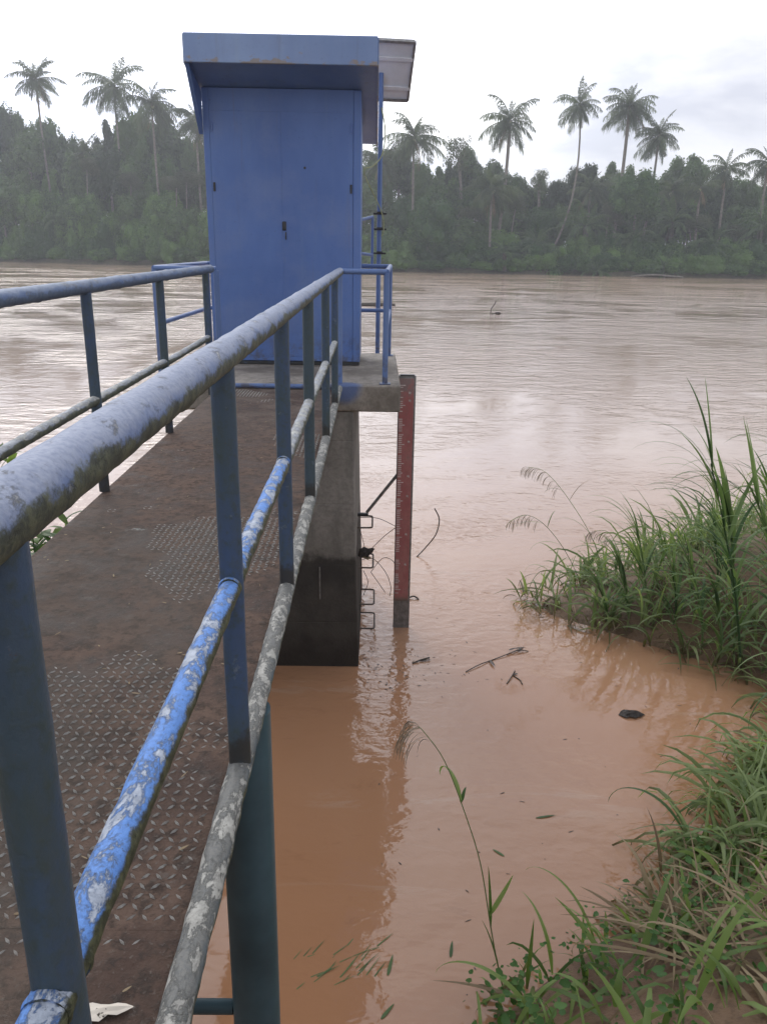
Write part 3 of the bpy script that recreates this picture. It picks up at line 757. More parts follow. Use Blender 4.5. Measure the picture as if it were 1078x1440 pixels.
O_ = [((34.9, 133.0, -3.3), .62, 'bright spreading young palm right at the waterline below the tall pair'),
      ((33.8, 138.5, 3.6), .95, 'large arching oil palm in the middle of the right hand wood'),
      ((53.6, 135.6, .8), .9, 'oil palm with a leaning pale stem near the right end of the far bank'),
      ((48.0, 138.5, 4.4), .9, 'oil palm with hanging brown skirt right of the tall pair'),
      ((41.5, 137.0, 1.6), .85, 'oil palm low on the bank under the tall pair of coconut palms'),
      ((26.0, 137.5, .6), .7, 'small oil palm beside the foot of the leaning palm'),
      ((45.0, 131.5, -2.6), .55, 'stubby bank palm with fronds touching the river'),
      ((61.5, 136.0, 3.8), .9, 'oil palm crown at the right edge of the view'),
      ((20.3, 134.6, -.8), .55, 'small palm on the bank under the pale straight trunk'),
      ((9.5, 139.5, 1.0), .7, 'oil palm tucked beside the rounded green bush right of the cabinet'),
      ((-58.0, 158.5, 3.5), .9, 'oil palm in the dim wood at the far left'),
      ((-27.0, 150.5, 1.5), .8, 'oil palm behind the cabinet on the far bank'),
      ((-12.0, 145.0, .5), .8, 'second oil palm hidden behind the cabinet')]
for i, (c, sc, lab) in enumerate(O_):
    palm('oil_palm', (c[0]+(1.5 if i == 2 else .2), c[1]+.3, min(c[2]-.8, ZW+1)), c, lab, sc=sc, kind=1, n=26, seed=80+i, r0=.4, r1=.32)

def crown(seed, nb, leaves, ls, flat=1.0, hull=1):
    """unit crown (radius about 1): leaf faces spread over and inside overlapping lumps"""
    r = random.Random(seed); V = []; F = []
    lumps = [(Vector((0, 0, 0)), .62)]
    for k in range(nb):
        a = r.uniform(0, 6.28); e = r.uniform(-.7, 1.3); d = r.uniform(.38, .80)
        lumps.append((Vector((cos(a)*cos(e)*d, sin(a)*cos(e)*d, sin(e)*d*flat)), r.uniform(.20, .40)))
    tot = sum(q[1]**2 for q in lumps)
    for c, R_ in lumps:
        for _ in range(int(leaves*R_*R_/tot)):
            d = Vector((r.gauss(0, 1), r.gauss(0, 1), r.gauss(0, 1))).normalized()
            p = c+d*R_*(r.uniform(.72, 1.08) if r.random() < .8 else r.uniform(.2, 1.25))
            nrm = (d+Vector((r.uniform(-.8, .8), r.uniform(-.8, .8), r.uniform(-.3, .9)))).normalized()
            u = nrm.orthogonal().normalized(); v = nrm.cross(u); a = r.uniform(0, 6.28)
            u, v = u*cos(a)+v*sin(a), v*cos(a)-u*sin(a); s = ls*r.uniform(.6, 1.4)
            n = len(V); V += [p-u*s, p-v*s*.55, p+u*s*1.1, p+v*s*.55]; F.append((n, n+1, n+2, n+3))
    b = B(); b.V = [tuple(v) for v in V]; b.F = F
    for c, R_ in (lumps if hull else []):           # dense inner twigs and shade leaves
        m = 8; ph = []; q = .72*R_
        for w in range(5):
            for k in range(m):
                th = pi*(w+.02)/4.04; dd = Vector((cos(2*pi*k/m)*sin(th), sin(2*pi*k/m)*sin(th), cos(th)))
                ph.append(c+dd*q*(1+.35*noise.noise(dd*3+Vector((seed, 0, 0)))))
        b.add(ph, [(i*m+j, i*m+(j+1) % m, (i+1)*m+(j+1) % m, (i+1)*m+j) for i in range(4) for j in range(m)])
    return b
def crowns(mat, spec): 
    out = []
    for s in spec:
        b = crown(*s); out.append(mesh('crown', b.V, b.F, MT[mat]))
    return out
TC = crowns('tree', [(1, 12, 5200, .055), (2, 15, 5600, .05), (3, 10, 4600, .06, .8), (4, 18, 6000, .05, 1.2)])
BC = crowns('bush', [(5, 14, 5200, .045, .7), (6, 18, 5600, .042, .8), (7, 12, 4800, .05, .6)])
WC = crowns('thin', [(8, 16, 1500, .055, 1.5, 0)])
TM = mesh('trunk', *(lambda b: (b.V, b.F))(trunk_mesh((0, 0, 0), (0, 0, 1), (.04, .02, 0), .028, .014, 8, 7)), MT['bark'], True)
def tree(x, y, ztop, w, h, lab, grp, mats, seed, low=False, cat='tree', name='broadleaf_tree', zmin=None):
    r = random.Random(seed)
    t = empty(name, (x, y, ZW+.9), label=lab, cat=cat, group=grp)
    zc = ztop-h*.92-(ZW+.9)
    c = link('crown', r.choice(mats), t); c.location = (0, 0, zc); c.scale = (w*r.uniform(.9, 1.1), w*r.uniform(.8, 1.0), h)
    c.rotation_euler = (0, 0, r.uniform(0, 6.28))
    k = link('trunk', TM, t); H = max(zc, .5); k.scale = (H*.9+3, H*.9+3, H); k.rotation_euler = (0, 0, r.uniform(0, 6.28))
    return t
rr = random.Random(3)
back = [(-89.0, 182.7, 24.2), (-78.2, 176.3, 23.1), (-72.6, 178.1, 23.0), (-67.4, 175.1, 21.3), (-61.0, 172.3, 18.7), (-52.2, 171.8, 19.9), (-46.1, 166.9, 18.9), (-40.3, 169.2, 19.5), (-32.4, 165.1, 17.4), (-26.0, 163.9, 16.9), (-17.2, 160.1, 17.6), (-13.6, 158.8, 16.9), (-7.8, 157.3, 13.9), (-1.4, 155.4, 13.0), (4.0, 157.0, 13.7), (8.2, 152.7, 12.1), (13.7, 152.1, 13.9), (17.8, 152.4, 12.4), (25.2, 152.2, 11.0), (29.5, 150.7, 10.0), (35.8, 149.8, 10.0), (41.7, 151.4, 12.0), (48.6, 150.4, 10.3), (52.6, 148.1, 11.1), (57.8, 147.9, 9.0), (62.4, 148.4, 10.5), (66.5, 148.2, 10.3), (69.9, 146.3, 10.3), (77.1, 148.4, 12.6)]
mid = [(-84.2, 171.5, 18.2), (-77.5, 170.2, 18.0), (-69.5, 170.5, 16.9), (-62.2, 166.4, 13.4), (-55.1, 163.9, 15.0), (-45.1, 161.6, 12.9), (-40.0, 161.3, 14.4), (-31.1, 158.7, 13.0), (-22.7, 154.7, 12.3), (-16.0, 154.4, 12.3), (-8.7, 151.8, 9.1), (-2.3, 148.4, 8.3), (5.3, 148.5, 7.5), (12.4, 148.1, 9.2), (19.8, 147.9, 7.9), (27.4, 145.6, 5.8), (32.9, 146.7, 5.6), (39.4, 145.2, 6.6), (44.5, 144.3, 7.5), (50.2, 143.6, 5.6), (55.6, 142.2, 6.9), (62.6, 142.3, 6.2), (66.2, 139.7, 7.7), (71.0, 139.8, 8.2)]
low = [(-83.1, 167.1, 13.2), (-74.3, 162.0, 11.1), (-67.2, 160.4, 11.6), (-59.7, 160.2, 9.0), (-53.6, 158.4, 8.3), (-44.9, 156.8, 7.5), (-37.9, 153.9, 8.8), (-30.2, 151.8, 6.2), (-23.7, 147.9, 8.9), (-18.0, 148.4, 8.0), (-10.8, 144.7, 5.5), (-4.6, 145.9, 4.3), (2.2, 144.2, 3.2), (7.9, 143.6, 3.8), (13.3, 139.6, 4.4), (20.0, 141.5, 3.8), (25.9, 138.8, 1.2), (33.8, 137.9, 2.1), (39.1, 138.7, 2.5), (44.4, 138.7, 1.8), (48.9, 137.3, 1.6), (53.4, 136.6, .6), (58.4, 134.3, .9), (64.4, 137.1, .4), (68.5, 135.0, 1.3)]
LM = [(-62.2, 'the tallest far left palm'), (-47.9, 'the large palm left of the cabinet'), (-36.0, 'the half hidden palm by the cabinet'), (-14.0, 'the middle of the cabinet'),
      (5.8, 'the palm beside the solar panel'), (21.2, 'the shaggy trunked palm'), (31.8, 'the leaning palm'), (42.0, 'the tall pair of palms'), (55.6, 'the small right hand palm')]
ORD = ['first', 'second', 'third', 'fourth', 'fifth', 'sixth', 'seventh', 'eighth', 'ninth', 'tenth', 'eleventh', 'twelfth']
def placed(what, xs):
    """one label per tree of a row, counted from the nearest landmark palm on its left"""
    out = []; cnt = {}
    for x in xs:
        k = max([i for i, q in enumerate(LM) if q[0] <= x], default=-1); cnt[k] = cnt.get(k, 0)+1
        out.append('%s, %s right of %s' % (what, ORD[cnt[k]-1], LM[k][1]) if k >= 0 else None)
    n0 = cnt.get(-1, 0)
    for i in range(n0): out[i] = '%s, %s left of %s' % (what, ORD[n0-1-i], LM[0][1])
    return out
# fill the rows: one more tree between neighbours of the middle and low rows
def dens(row, dy, dz):
    out = []
    for p, q in zip(row[:-1], row[1:]): out += [p, ((p[0]+q[0])/2+rr.uniform(-.8, .8), (p[1]+q[1])/2+dy, (p[2]+q[2])/2+dz+rr.uniform(-1.2, .8))]
    return out+[row[-1]]
back = sorted(dens(back, 2.5, -.8)); mid = sorted(dens(mid, 2.0, -.5)); low = sorted(dens(low, -1.2, -1.6))
bk = [p for p in back]
for i, ((x, y, z), L_) in enumerate(zip(back, placed('dark back row tree', [p[0] for p in back]))):
    tree(x, y, z+3.0+rr.uniform(-2.2, 2.0), rr.uniform(2.8, 4.8), rr.uniform(4.6, 6.8)+(3 if x < -30 else 0), L_, 'back row trees of the far wood', TC, i)
for i, ((x, y, z), L_) in enumerate(zip(mid, placed('middle row tree', [p[0] for p in mid]))):
    tree(x, y, z+1.6+rr.uniform(-1, 1), rr.uniform(3.0, 5.2), rr.uniform(4.2, 5.6)+(2 if x < -30 else 0), L_, 'middle row trees of the far wood', TC if i % 3 else BC, 100+i)
for i, ((x, y, z), L_) in enumerate(zip(low, placed('rounded front row tree', [p[0] for p in low]))):
    tree(x, y, z+.4, rr.uniform(3.6, 5.0), rr.uniform(3.2, 4.6)+(1.5 if x < -30 else 0), L_, 'front row trees of the far wood', BC if i % 3 != 1 else TC, 200+i)
for (x, y, z, w, h, mats, lab) in [
    (13.5, 147.1, 17.4, 2.9, 3.4, WC, 'thin see-through treetop rising between the two coconut palms right of the cabinet'),
    (27.4, 147.5, 12.6, 2.4, 2.4, WC, 'sparse treetop just left of the long leaning trunk'),
    (-64.9, 163.2, 19.5, 4.2, 5.0, TC, 'bulky treetop under the tallest palm at the far left'),
    (41.2, 137.4, 12.6, 4.6, 5.4, BC, 'big rounded green tree under the tall pair of palms'),
    (8.6, 139.0, 8.2, 5.6, 5.6, BC, 'large smooth domed green tree just right of the mast'),
    (-49.6, 160.9, 16.6, 4.4, 6.0, TC, 'dense treetop below the second tall palm from the left')]:
    tree(x, y, z, w, h, lab, None, mats, int(x*7))
# bushes on the bank, two ranks: tall ones that fill under the trees, low ones over the waterline
def bushes(what, grp, d0, d1, h0, h1, w0, w1, step):
    xb = -94; L = []
    while xb < 84:
        w = rr.uniform(w0, w1); h = rr.uniform(h0, h1)*(1.45 if xb < -30 else 1)
        L.append((xb, bankY(xb)+rr.uniform(d0, d1), w, h)); xb += w*rr.uniform(*step)
    for (x, y, w, h), lab in zip(L, placed(what, [q[0] for q in L])):
        t = empty('bank_bush', (x, y, ZW+.4), label=lab, cat='bush', group=grp)
        c = link('crown', rr.choice(BC), t); c.location = (0, 0, h*.55); c.scale = (w, w*.7, h); c.rotation_euler = (0, 0, rr.uniform(0, 6.28))
bushes('tall bush under the trees', 'tall bushes under the far trees', 4.0, 6.0, 3.2, 5.0, 3.0, 4.2, (.75, 1.1))
bushes('low bush over the waterline', 'low bushes at the far waterline', .8, 2.4, 1.2, 2.4, 2.2, 3.6, (.9, 1.3))
# pale bare stems standing in the wood
ST = sorted([(-71, 161, 10), (-52.5, 158, 12), (-45.5, 157, 10), (-36.2, 153, 9), (-34, 154, 10), (15.8, 141, 5), (22.5, 142, 7), (50.8, 137, 4), (38.0, 138, 5), (58, 137, 3)])
PL = placed('pale slender bare stem', [q[0] for q in ST])
for (x, y, z) in ST:
    t = empty('bare_trunk', (x, y, ZW+1), label=PL.pop(0), cat='tree', group='pale bare stems in the far wood')
    o = trunk_mesh((0, 0, -.3), (rr.uniform(-1, 1), 0, z-ZW-1), (rr.uniform(-.5, .5), 0, 0), .17, .09).obj('trunk', MT['bark'], t)
    for k in range(3):
        q = link('crown', WC[0], t); q.location = (rr.uniform(-1.2, 1.2), rr.uniform(-.6, .6), z-ZW-1+rr.uniform(-.8, 1)); q.scale = (2.2, 2.0, 1.5)

# ------------------------------------------------------------------ near plants
def blade(b, base, az, el, L_, w, droop, n=7, fold=.25, tw=0, curl=0):
    """a grass leaf: V-folded ribbon that arches over"""
    p = Vector(base); e = el; a = az; V = []
    for i in range(n+1):
        t = i/n; ww = w*(min(1, .35+3*t))*(1-t**2.2)**.8*.5+.0004
        d = Vector((cos(a)*cos(e), sin(a)*cos(e), sin(e))); s = Vector((-sin(a), cos(a), 0))
        if tw: s = Matrix.Rotation(tw*t, 3, d) @ s
        up = d.cross(s)*-1
        V += [p-s*ww, p-up*ww*fold, p+s*ww] if fold else [p-s*ww, p+s*ww]
        p = p+d*(L_/n); e -= droop/n*(.4+1.2*t); a += curl/n
    if fold: F = [(i*3+k, i*3+k+1, (i+1)*3+k+1, (i+1)*3+k) for i in range(n) for k in (0, 1)]
    else: F = [(i*2, i*2+1, i*2+3, i*2+2) for i in range(n)]
    b.add(V, F, True); return p
def gz(x, y): return max(ground_h(x, y), ZW)
gr = random.Random(21)
# right hand clump: mass of arching blades
def on_clump(x, y):
    return x-shore_right(y)
def grass_mass(name, label, mat, pts, lr, wr, elr, droop, per, grp=None, hfun=None):
    b = B()
    for (x, y) in pts:
        z = gz(x, y)-.02; s = hfun(x, y) if hfun else 1
        for _ in range(per):
            blade(b, (x+gr.uniform(-.05, .05), y+gr.uniform(-.05, .05), z+gr.uniform(0, .18)*s), gr.uniform(0, 6.28), radians(gr.uniform(*elr)), gr.uniform(*lr)*s, gr.uniform(*wr), radians(gr.uniform(*droop)), 6, .2, gr.uniform(-1.2, 1.2))
    me = mesh(name, b.V, b.F, MT[mat], True); return link(name, me, label=label, kind='stuff')
pts = []; 
while len(pts) < 400:
    x, y = gr.uniform(1.8, 7.0), gr.uniform(6.7, 10.6)
    d = on_clump(x, y)
    if d > -.28 and gr.random() < (1.0 if d < 1.2 else .55): pts.append((x, y))
hf = lambda x, y: float(np.interp(on_clump(x, y), [-.3, .2, .7, 1.5, 3, 4], [.5, .58, .68, .85, 1.0, 1.1]))
grass_mass('tall_grass', 'dense green arching river grass on the clump at the right edge', 'grass', pts, (.45, 1.35), (.014, .048), (10, 88), (40, 185), 4, hfun=hf)
grass_mass('dead_grass', 'brown dead blades at the waterline of the right hand clump', 'dry', pts[::2], (.3, .7), (.008, .016), (0, 60), (50, 140), 3, hfun=hf)
# lower right bank: mixed growth
pts2 = []
while len(pts2) < 520:
    x, y = gr.uniform(.4, 5.2), gr.uniform(2.2, 6.6)
    d = on_clump(x, y)
    if d > -.10 and gr.random() < (1.0 if d < .9 else .5): pts2.append((x, y))
hf2 = lambda x, y: float(np.interp(on_clump(x, y), [-.2, .3, 1.0, 3], [.42, .62, .85, 1.0]))
grass_mass('bank_grass', 'green grass growing over the lower right bank', 'fresh', pts2[::3]+pts2[1::3], (.25, .75), (.016, .046), (0, 80), (40, 185), 3, hfun=hf2)
grass_mass('withered_grass', 'withered brown and grey grass lying on the lower right bank', 'dry', [p for p in pts2 if 1.55 < p[0] < 2.8 and 3.0 < p[1] < 4.9], (.30, .85), (.010, .030), (-8, 40), (20, 90), 6, hfun=hf2)
edge = []
while len(edge) < 105:
    x, y = gr.uniform(2.2, 4.6), gr.uniform(4.4, 7.2)
    if -.10 < on_clump(x, y) < .6 and (y < 5.6 or gr.random() < .25): edge.append((x, y))
grass_mass('inlet_grass', 'green blades hanging into the inlet along the right edge', 'grass', edge, (.30, .85), (.018, .045), (10, 70), (90, 195), 5)
# creeping leafy plants: oval leaves on short stalks
def leafy(name, label, pts, mat, size, hgt, per):
    b = B()
    for (x, y) in pts:
        z = gz(x, y)
        for _ in range(per):
            p = Vector((x+gr.uniform(-.13, .13), y+gr.uniform(-.13, .13), z+gr.uniform(.02, hgt)))
            a = gr.uniform(0, 6.28); ti = gr.uniform(-.6, 1.2); L_ = gr.uniform(size[0], size[1])*gr.choice((.6, .8, 1, 1, 1.3)); w = L_*.36
            d = Vector((cos(a)*cos(ti), sin(a)*cos(ti), -sin(ti)*.6)); s = Vector((-sin(a), cos(a), gr.uniform(-.3, .3)))
            V = [p, p+d*L_*.3-s*w, p+d*L_*.72-s*w*.8, p+d*L_, p+d*L_*.72+s*w*.8, p+d*L_*.3+s*w, p+d*L_*.35-Vector((0, 0, w*.25)), p+d*L_*.72-Vector((0, 0, w*.2))]
            b.add(V, [(0, 6, 1), (1, 6, 7, 2), (2, 7, 3), (3, 7, 4), (4, 7, 6, 5), (5, 6, 0)], True)
    return link(name, mesh(name, b.V, b.F, MT[mat], True), label=label, kind='stuff')
pts3 = [(x, y) for x, y in pts2 if .5 < x < 2.3 and y < 4.5][:120]
leafy('creeping_plants', 'bright small leaved creeper among the grass at the bottom right', pts3[:95], 'creeper', (.022, .058), .34, 11)
# left bank plants seen between rail and deck
ptl = []
while len(ptl) < 150:
    x, y = gr.uniform(-6.5, -1.8), gr.uniform(3.0, 9.5)
    if shore_left(y)-x > -.35: ptl.append((x, y))
grass_mass('left_bank_grass', 'green bank grass below the left side of the walkway', 'grass', ptl, (.7, 1.5), (.02, .04), (40, 85), (60, 140), 5)
leafy('left_bank_plants', 'broad leaved green plants on the bank left of the walkway', ptl, 'fresh', (.12, .24), 1.35, 12)

def shrub(base, h, rad, lab, n=170, seed=0):
    r = random.Random(seed); t = empty('bank_shrub', base, label=lab, cat='shrub'); b = B(); st = B()
    for k in range(9):
        a = r.uniform(0, 6.28); P = smooth_path([(0, 0, -.2), (cos(a)*rad*.3, sin(a)*rad*.3, h*.5), (cos(a)*rad*.8, sin(a)*rad*.8, h*r.uniform(.8, 1))], 6)
        st.tube(P, [.014*(1-.8*i/len(P)) for i in range(len(P))], 6, False)
        for j in range(n//9):
            p = P[int(len(P)*(.25+.74*r.random()))]+Vector((r.gauss(0, .05), r.gauss(0, .05), r.gauss(0, .05)))
            blade(b, p, r.uniform(0, 6.28), radians(r.uniform(-10, 60)), r.uniform(.12, .26), r.uniform(.045, .085), radians(r.uniform(40, 110)), 5, .2)
    st.obj('stem', MT['fresh'], t); o = b.obj('foliage', MT['fresh'], t); o['kind'] = 'stuff'
shrub((-2.28, 5.05, -3.6), 1.78, .36, 'green leafy shrub just below the left edge of the walkway', 230, 1)
shrub((-2.62, 5.5, -3.7), 1.70, .34, 'green shrub beside the one below the left walkway edge, further out', 230, 4)
shrub((-3.1, 6.1, -3.8), 2.25, .24, 'tall leafy shrub rising at the left edge of the view beyond the left railing', 200, 2)
def grass_plant(name, label, cat, base, stems, mat='cane', leafmat_=None, group=None):
    """stems: list of dict(path, r, leaves=[(t, az, el, L, w, droop)], head)"""
    t = empty(name, base, label=label, cat=cat, group=group)
    for s in stems:
        P = smooth_path(s['path'], 5); n = len(P)
        st = world_child('stem', B().tube(P, [s['r']*(1-.6*i/n) for i in range(n)], 7, True), MT[s.get('smat', mat)], t)
        for lf in s.get('leaves', []):
            b = B(); p = P[min(n-1, int(lf[0]*(n-1)))]
            blade(b, p, lf[1], radians(lf[2]), lf[3], lf[4], radians(lf[5]), 12, .3, lf[6] if len(lf) > 6 else 0, lf[7] if len(lf) > 7 else 0)
            o = B(); o.V, o.F, o.sm = b.V, b.F, b.sm
            me = mesh('leaf', b.V, b.F, MT[lf[8] if len(lf) > 8 else mat], True); q = link('leaf', me, t); q.location = -Vector(t.location)
        if s.get('head'):
            hb = B(); k0, droop, spread, lng = s['head']
            rs = random.Random(int(k0*100))
            tip = P[-1]; d0 = (P[-1]-P[-4]).normalized()
            for k in range(int(k0)):
                p = P[-1-int(rs.random()*min(9, n-2))]; a = rs.uniform(0, 6.28)
                d = (d0*.8+Vector((cos(a), sin(a), 0))*spread).normalized(); pts_ = [p]
                for j in range(5): d = (d+Vector((0, 0, -droop*(1+.5*j)))).normalized(); pts_.append(pts_[-1]+d*lng*rs.uniform(.15, .24))
                hb.tube(pts_, [.0005, .0009, .0019, .0022, .0018, .0006], 4, False)
            hb.obj('seed_head', MT['seed'], t).location = -Vector(t.location)
    return t
# tall cane at the right edge
def cane(base, top, h0, lab, n=13, seed=0, spread=1.0):
    """a reed: leaning stem, a spear of upright leaves at its head, thin leaves arching away below"""
    r = random.Random(seed); B0 = Vector(base); T = Vector(top)
    path = [B0, B0.lerp(T, .35)+Vector((.05, 0, 0)), B0.lerp(T, .7)+Vector((.04, 0, 0)), T]
    lean = atan2((T-B0).z, abs((T-B0).x)+.01); lv = []
    for k in range(n):
        t = .22+.78*k/(n-1)
        if k >= n-6:          # the spear
            lv.append((min(1, t-.04*(k % 2)), pi+r.uniform(-.5, .5), math.degrees(lean)+r.uniform(-9, 7), r.uniform(.6, .95)*spread, r.uniform(.07, .10)*(.95 if spread > .95 else .5), r.uniform(4, 38)+(0 if spread > .95 else 30), r.uniform(-.3, .3)))
            lv.append((t-.05, pi+r.uniform(-.6, .6), math.degrees(lean)-r.uniform(5, 20), r.uniform(.8, 1.15)*spread, r.uniform(.018, .028), r.uniform(70, 130), r.uniform(-.3, .3)))
        else:
            az = pi+r.uniform(-.9, .9) if k % 3 else r.uniform(-.9, .9)
            lv.append((t, az, r.uniform(48, 72), r.uniform(.7, 1.05)*spread, r.uniform(.028, .045), r.uniform(80, 140), r.uniform(-.6, .6)))
            lv.append((t+.02, r.uniform(0, 6.28), r.uniform(55, 78), r.uniform(.5, .9)*spread, r.uniform(.028, .045), r.uniform(40, 110), r.uniform(-.6, .6)))
    return grass_plant('cane_grass', lab, 'plant', base, [dict(path=path, r=.013, leaves=lv)])
cane((3.74, 7.2, ZW+.05), (3.10, 7.15, -1.86), 0, 'tallest reed grass at the right edge, its spear of leaves reaching high over the river', 14, 5, 1.1)
cane((4.3, 7.3, ZW+.1), (3.62, 7.25, -2.20), 0, 'second reed grass beside the tallest one, nearer the frame edge', 13, 9, 1.0)
cane((4.4, 7.5, ZW+.1), (3.95, 7.5, -2.45), 0, 'reed grass with broad leaves cut by the right frame edge', 13, 12)
cane((3.5, 7.6, ZW+.05), (3.20, 7.6, -2.95), 0, 'shorter reed grass on the left of the two tall ones', 12, 14, .8)
cane((4.0, 7.05, ZW+.1), (3.80, 6.95, -2.95), 0, 'reed grass with leaves hanging towards the inlet', 12, 17, .9)
cane((2.9, 8.3, ZW), (2.75, 8.3, -3.40), 0, 'low spreading reed grass in the middle of the right hand clump', 11, 23, .7)
cane((3.3, 8.0, ZW), (3.2, 7.9, -3.30), 0, 'reed grass fanning out between the low and the tall reeds', 11, 27, .75)
cane((2.65, 8.25, ZW), (2.5, 8.2, -3.55), 0, 'small reed grass at the left tip of the clump', 10, 33, .6)
cane((3.55, 7.35, ZW), (3.4, 7.2, -3.35), 0, 'reed grass at the waterline bowing over the inlet', 11, 37, .75)
cane((4.6, 7.9, ZW), (4.25, 7.8, -2.1), 0, 'tall reed grass at the very edge of the frame behind the others', 14, 47, 1.0)
cane((3.75, 7.4, ZW), (3.45, 7.4, -2.45), 0, 'reed grass with arching leaves between the two tallest reeds', 14, 53, 1.05)
cane((3.2, 8.6, ZW), (3.0, 8.6, -3.05), 0, 'reed grass at the back of the clump leaning left', 12, 59, .85)
cane((3.9, 8.3, ZW), (3.75, 8.3, -2.95), 0, 'reed grass standing at the back of the clump behind the tallest', 12, 41, .9)
# seeding stalks leaning out over the water from the clump
def stalk(base, path, lab, leaves, head, r=.004, mat='grass', smat='grass'):
    return grass_plant('seeding_grass', lab, 'plant', base, [dict(path=[base]+path, r=r, leaves=leaves, head=head, smat=smat)], mat)
stalk((2.85, 8.8, ZW), [(2.6, 8.8, -3.3), (2.25, 8.8, -2.75), (1.95, 8.8, -2.42), (1.74, 8.8, -2.36)], 'higher seeding grass stalk arching left over the river from the clump',
      [(.3, 2.8, 50, .5, .014, 100), (.5, .4, 60, .35, .012, 60, 0, 0, 'dry'), (.55, 3.4, 40, .3, .012, 110)], (40, .34, .6, .17))
stalk((2.6, 8.7, ZW), [(2.3, 8.7, -3.45), (2.0, 8.7, -3.05), (1.75, 8.7, -2.90), (1.56, 8.7, -2.98)], 'lower seeding grass stalk drooping over the water left of the clump',
      [(.35, 3.0, 20, .45, .014, 120), (.55, 2.9, 10, .42, .014, 100), (.75, 3.3, -10, .30, .012, 60), (.5, 1.0, 60, .3, .012, 90)], (36, .38, .55, .16), smat='grass')
stalk((2.35, 8.5, ZW), [(2.15, 8.5, -3.62), (1.95, 8.5, -3.5), (1.82, 8.5, -3.66), (1.78, 8.5, -3.95)], 'bent leafy stalk dipping into the water at the tip of the clump',
      [(.4, 2.6, 30, .4, .014, 150), (.6, 3.3, 0, .35, .014, 130, 0, 0, 'dry'), (.3, 3.6, 60, .4, .014, 120), (.8, 3.1, -60, .2, .012, 20, 0, 0, 'dry')], None, .005)
stalk((3.0, 8.4, ZW), [(2.85, 8.4, -3.5), (2.72, 8.4, -3.15), (2.6, 8.4, -2.98), (2.45, 8.4, -2.98)], 'short purplish seeding stalk in the middle of the clump',
      [(.4, 2.6, 60, .3, .012, 90)], (30, .35, .5, .18))
# single stalk rising in front of the open water
stalk((.80, 3.5, ZW-.05), [(.735, 3.5, -3.85), (.68, 3.5, -3.58), (.60, 3.5, -3.15), (.50, 3.5, -2.82), (.38, 3.5, -2.5), (.27, 3.5, -2.33), (.24, 3.5, -2.30)],
      'tall single grass stalk with a drooping seed head in front of the open brown water',
      [(.30, 2.1, 84, .38, .022, 8), (.33, .55, 50, .26, .030, -10, .4), (.62, 1.2, 40, .10, .02, 60), (.62, 2.0, 62, .34, .026, 185, .6), (.12, 2.2, 70, .3, .012, 40)],
      (22, .42, .50, .22), .0042, 'fresh', 'grass')
# arching broad blades at the bottom
for (base, az, el, L_, w, dr, mat, lab) in [
    ((.92, 3.22, ZW+.1), 2.75, 62, .78, .042, 150, 'fresh', 'long arching grass blade bowing left at the bottom, half brown'),
    ((.95, 3.3, ZW+.15), 3.0, 18, .62, .040, 30, 'dry', 'dry brown blade lying out over the water at the bottom'),
    ((.90, 3.45, ZW+.1), 1.3, 80, .40, .028, 25, 'fresh', 'upright green blade left of the leafy creeper'),
    ((1.05, 3.5, ZW+.15), 2.0, 78, .52, .030, 110, 'fresh', 'green blade with folded tip near the leafy creeper'),
    ((1.35, 3.7, ZW+.15), 2.3, 66, .72, .026, 140, 'fresh', 'tall blade bending over the water above the creeper'),
    ((2.2, 4.6, ZW+.2), 2.6, 60, .75, .05, 165, 'cane', 'broad blade arching down at the right edge of the inlet'),
    ((2.45, 4.4, ZW+.3), 3.2, 30, .8, .03, 60, 'cane', 'long blade lying left across the withered grass'),
    ((1.5, 3.4, ZW+.2), .35, 20, 1.0, .018, 25, 'fresh', 'bright green stem lying to the right across the withered grass'),
    ((1.75, 3.9, ZW+.2), 2.0, 72, .6, .034, 120, 'dry', 'brown curled blade beside the creeper'),
    ((1.9, 4.2, ZW+.2), 1.8, 75, .45, .028, 60, 'dry', 'short upright brown blade at the inlet edge'),
    ((3.9, 6.3, ZW+.5), 3.3, 50, 1.1, .03, 170, 'cane', 'hanging reed blade over the inlet, upper one'),
    ((3.8, 6.1, ZW+.45), 3.6, 40, 1.0, .03, 160, 'cane', 'hanging reed blade over the inlet, lower one')]:
    b = B(); bb = base; blade(b, bb, az, radians(el), L_, w, radians(dr), 16, .3, .5)
    o = link('grass_blade', mesh('grass_blade', [Vector(v)-Vector(bb) for v in b.V], b.F, MT[mat], True), label=lab, cat='grass blade'); o.location = bb
# flooded grass tips showing at the surface near the support post
b = B(); fr = random.Random(6)
for k in range(60):
    x = fr.uniform(-.48, .02); y = 3.5+fr.uniform(0, .28)+.25*(x+.2)
    a = radians(fr.uniform(20, 60)); L_ = fr.uniform(.06, .22)
    blade(b, (x, y, ZW-.004), a, radians(fr.uniform(1, 6)), L_, fr.uniform(.005, .011), radians(fr.uniform(3, 14)), 5, 0)
link('flooded_grass', mesh('flooded_grass', b.V, b.F, MT['oilpalm'], True), label='drowned grass tips breaking the brown surface near the bottom', kind='stuff')
b = B()
for (x, y, a, L_) in ((.12, 3.62, 1.35, .15), (.08, 3.34, .9, .12), (.50, 3.75, 1.4, .12), (1.25, 5.0, .2, .16), (.95, 4.6, 2.4, .10)):
    blade(b, (x, y, ZW+.003), a, .05, L_, .022, .1, 6, .1)
link('floating_leaves', mesh('floating_leaves', b.V, b.F, MT['oilpalm'], True), label='few green leaves floating flat on the brown water', kind='stuff')

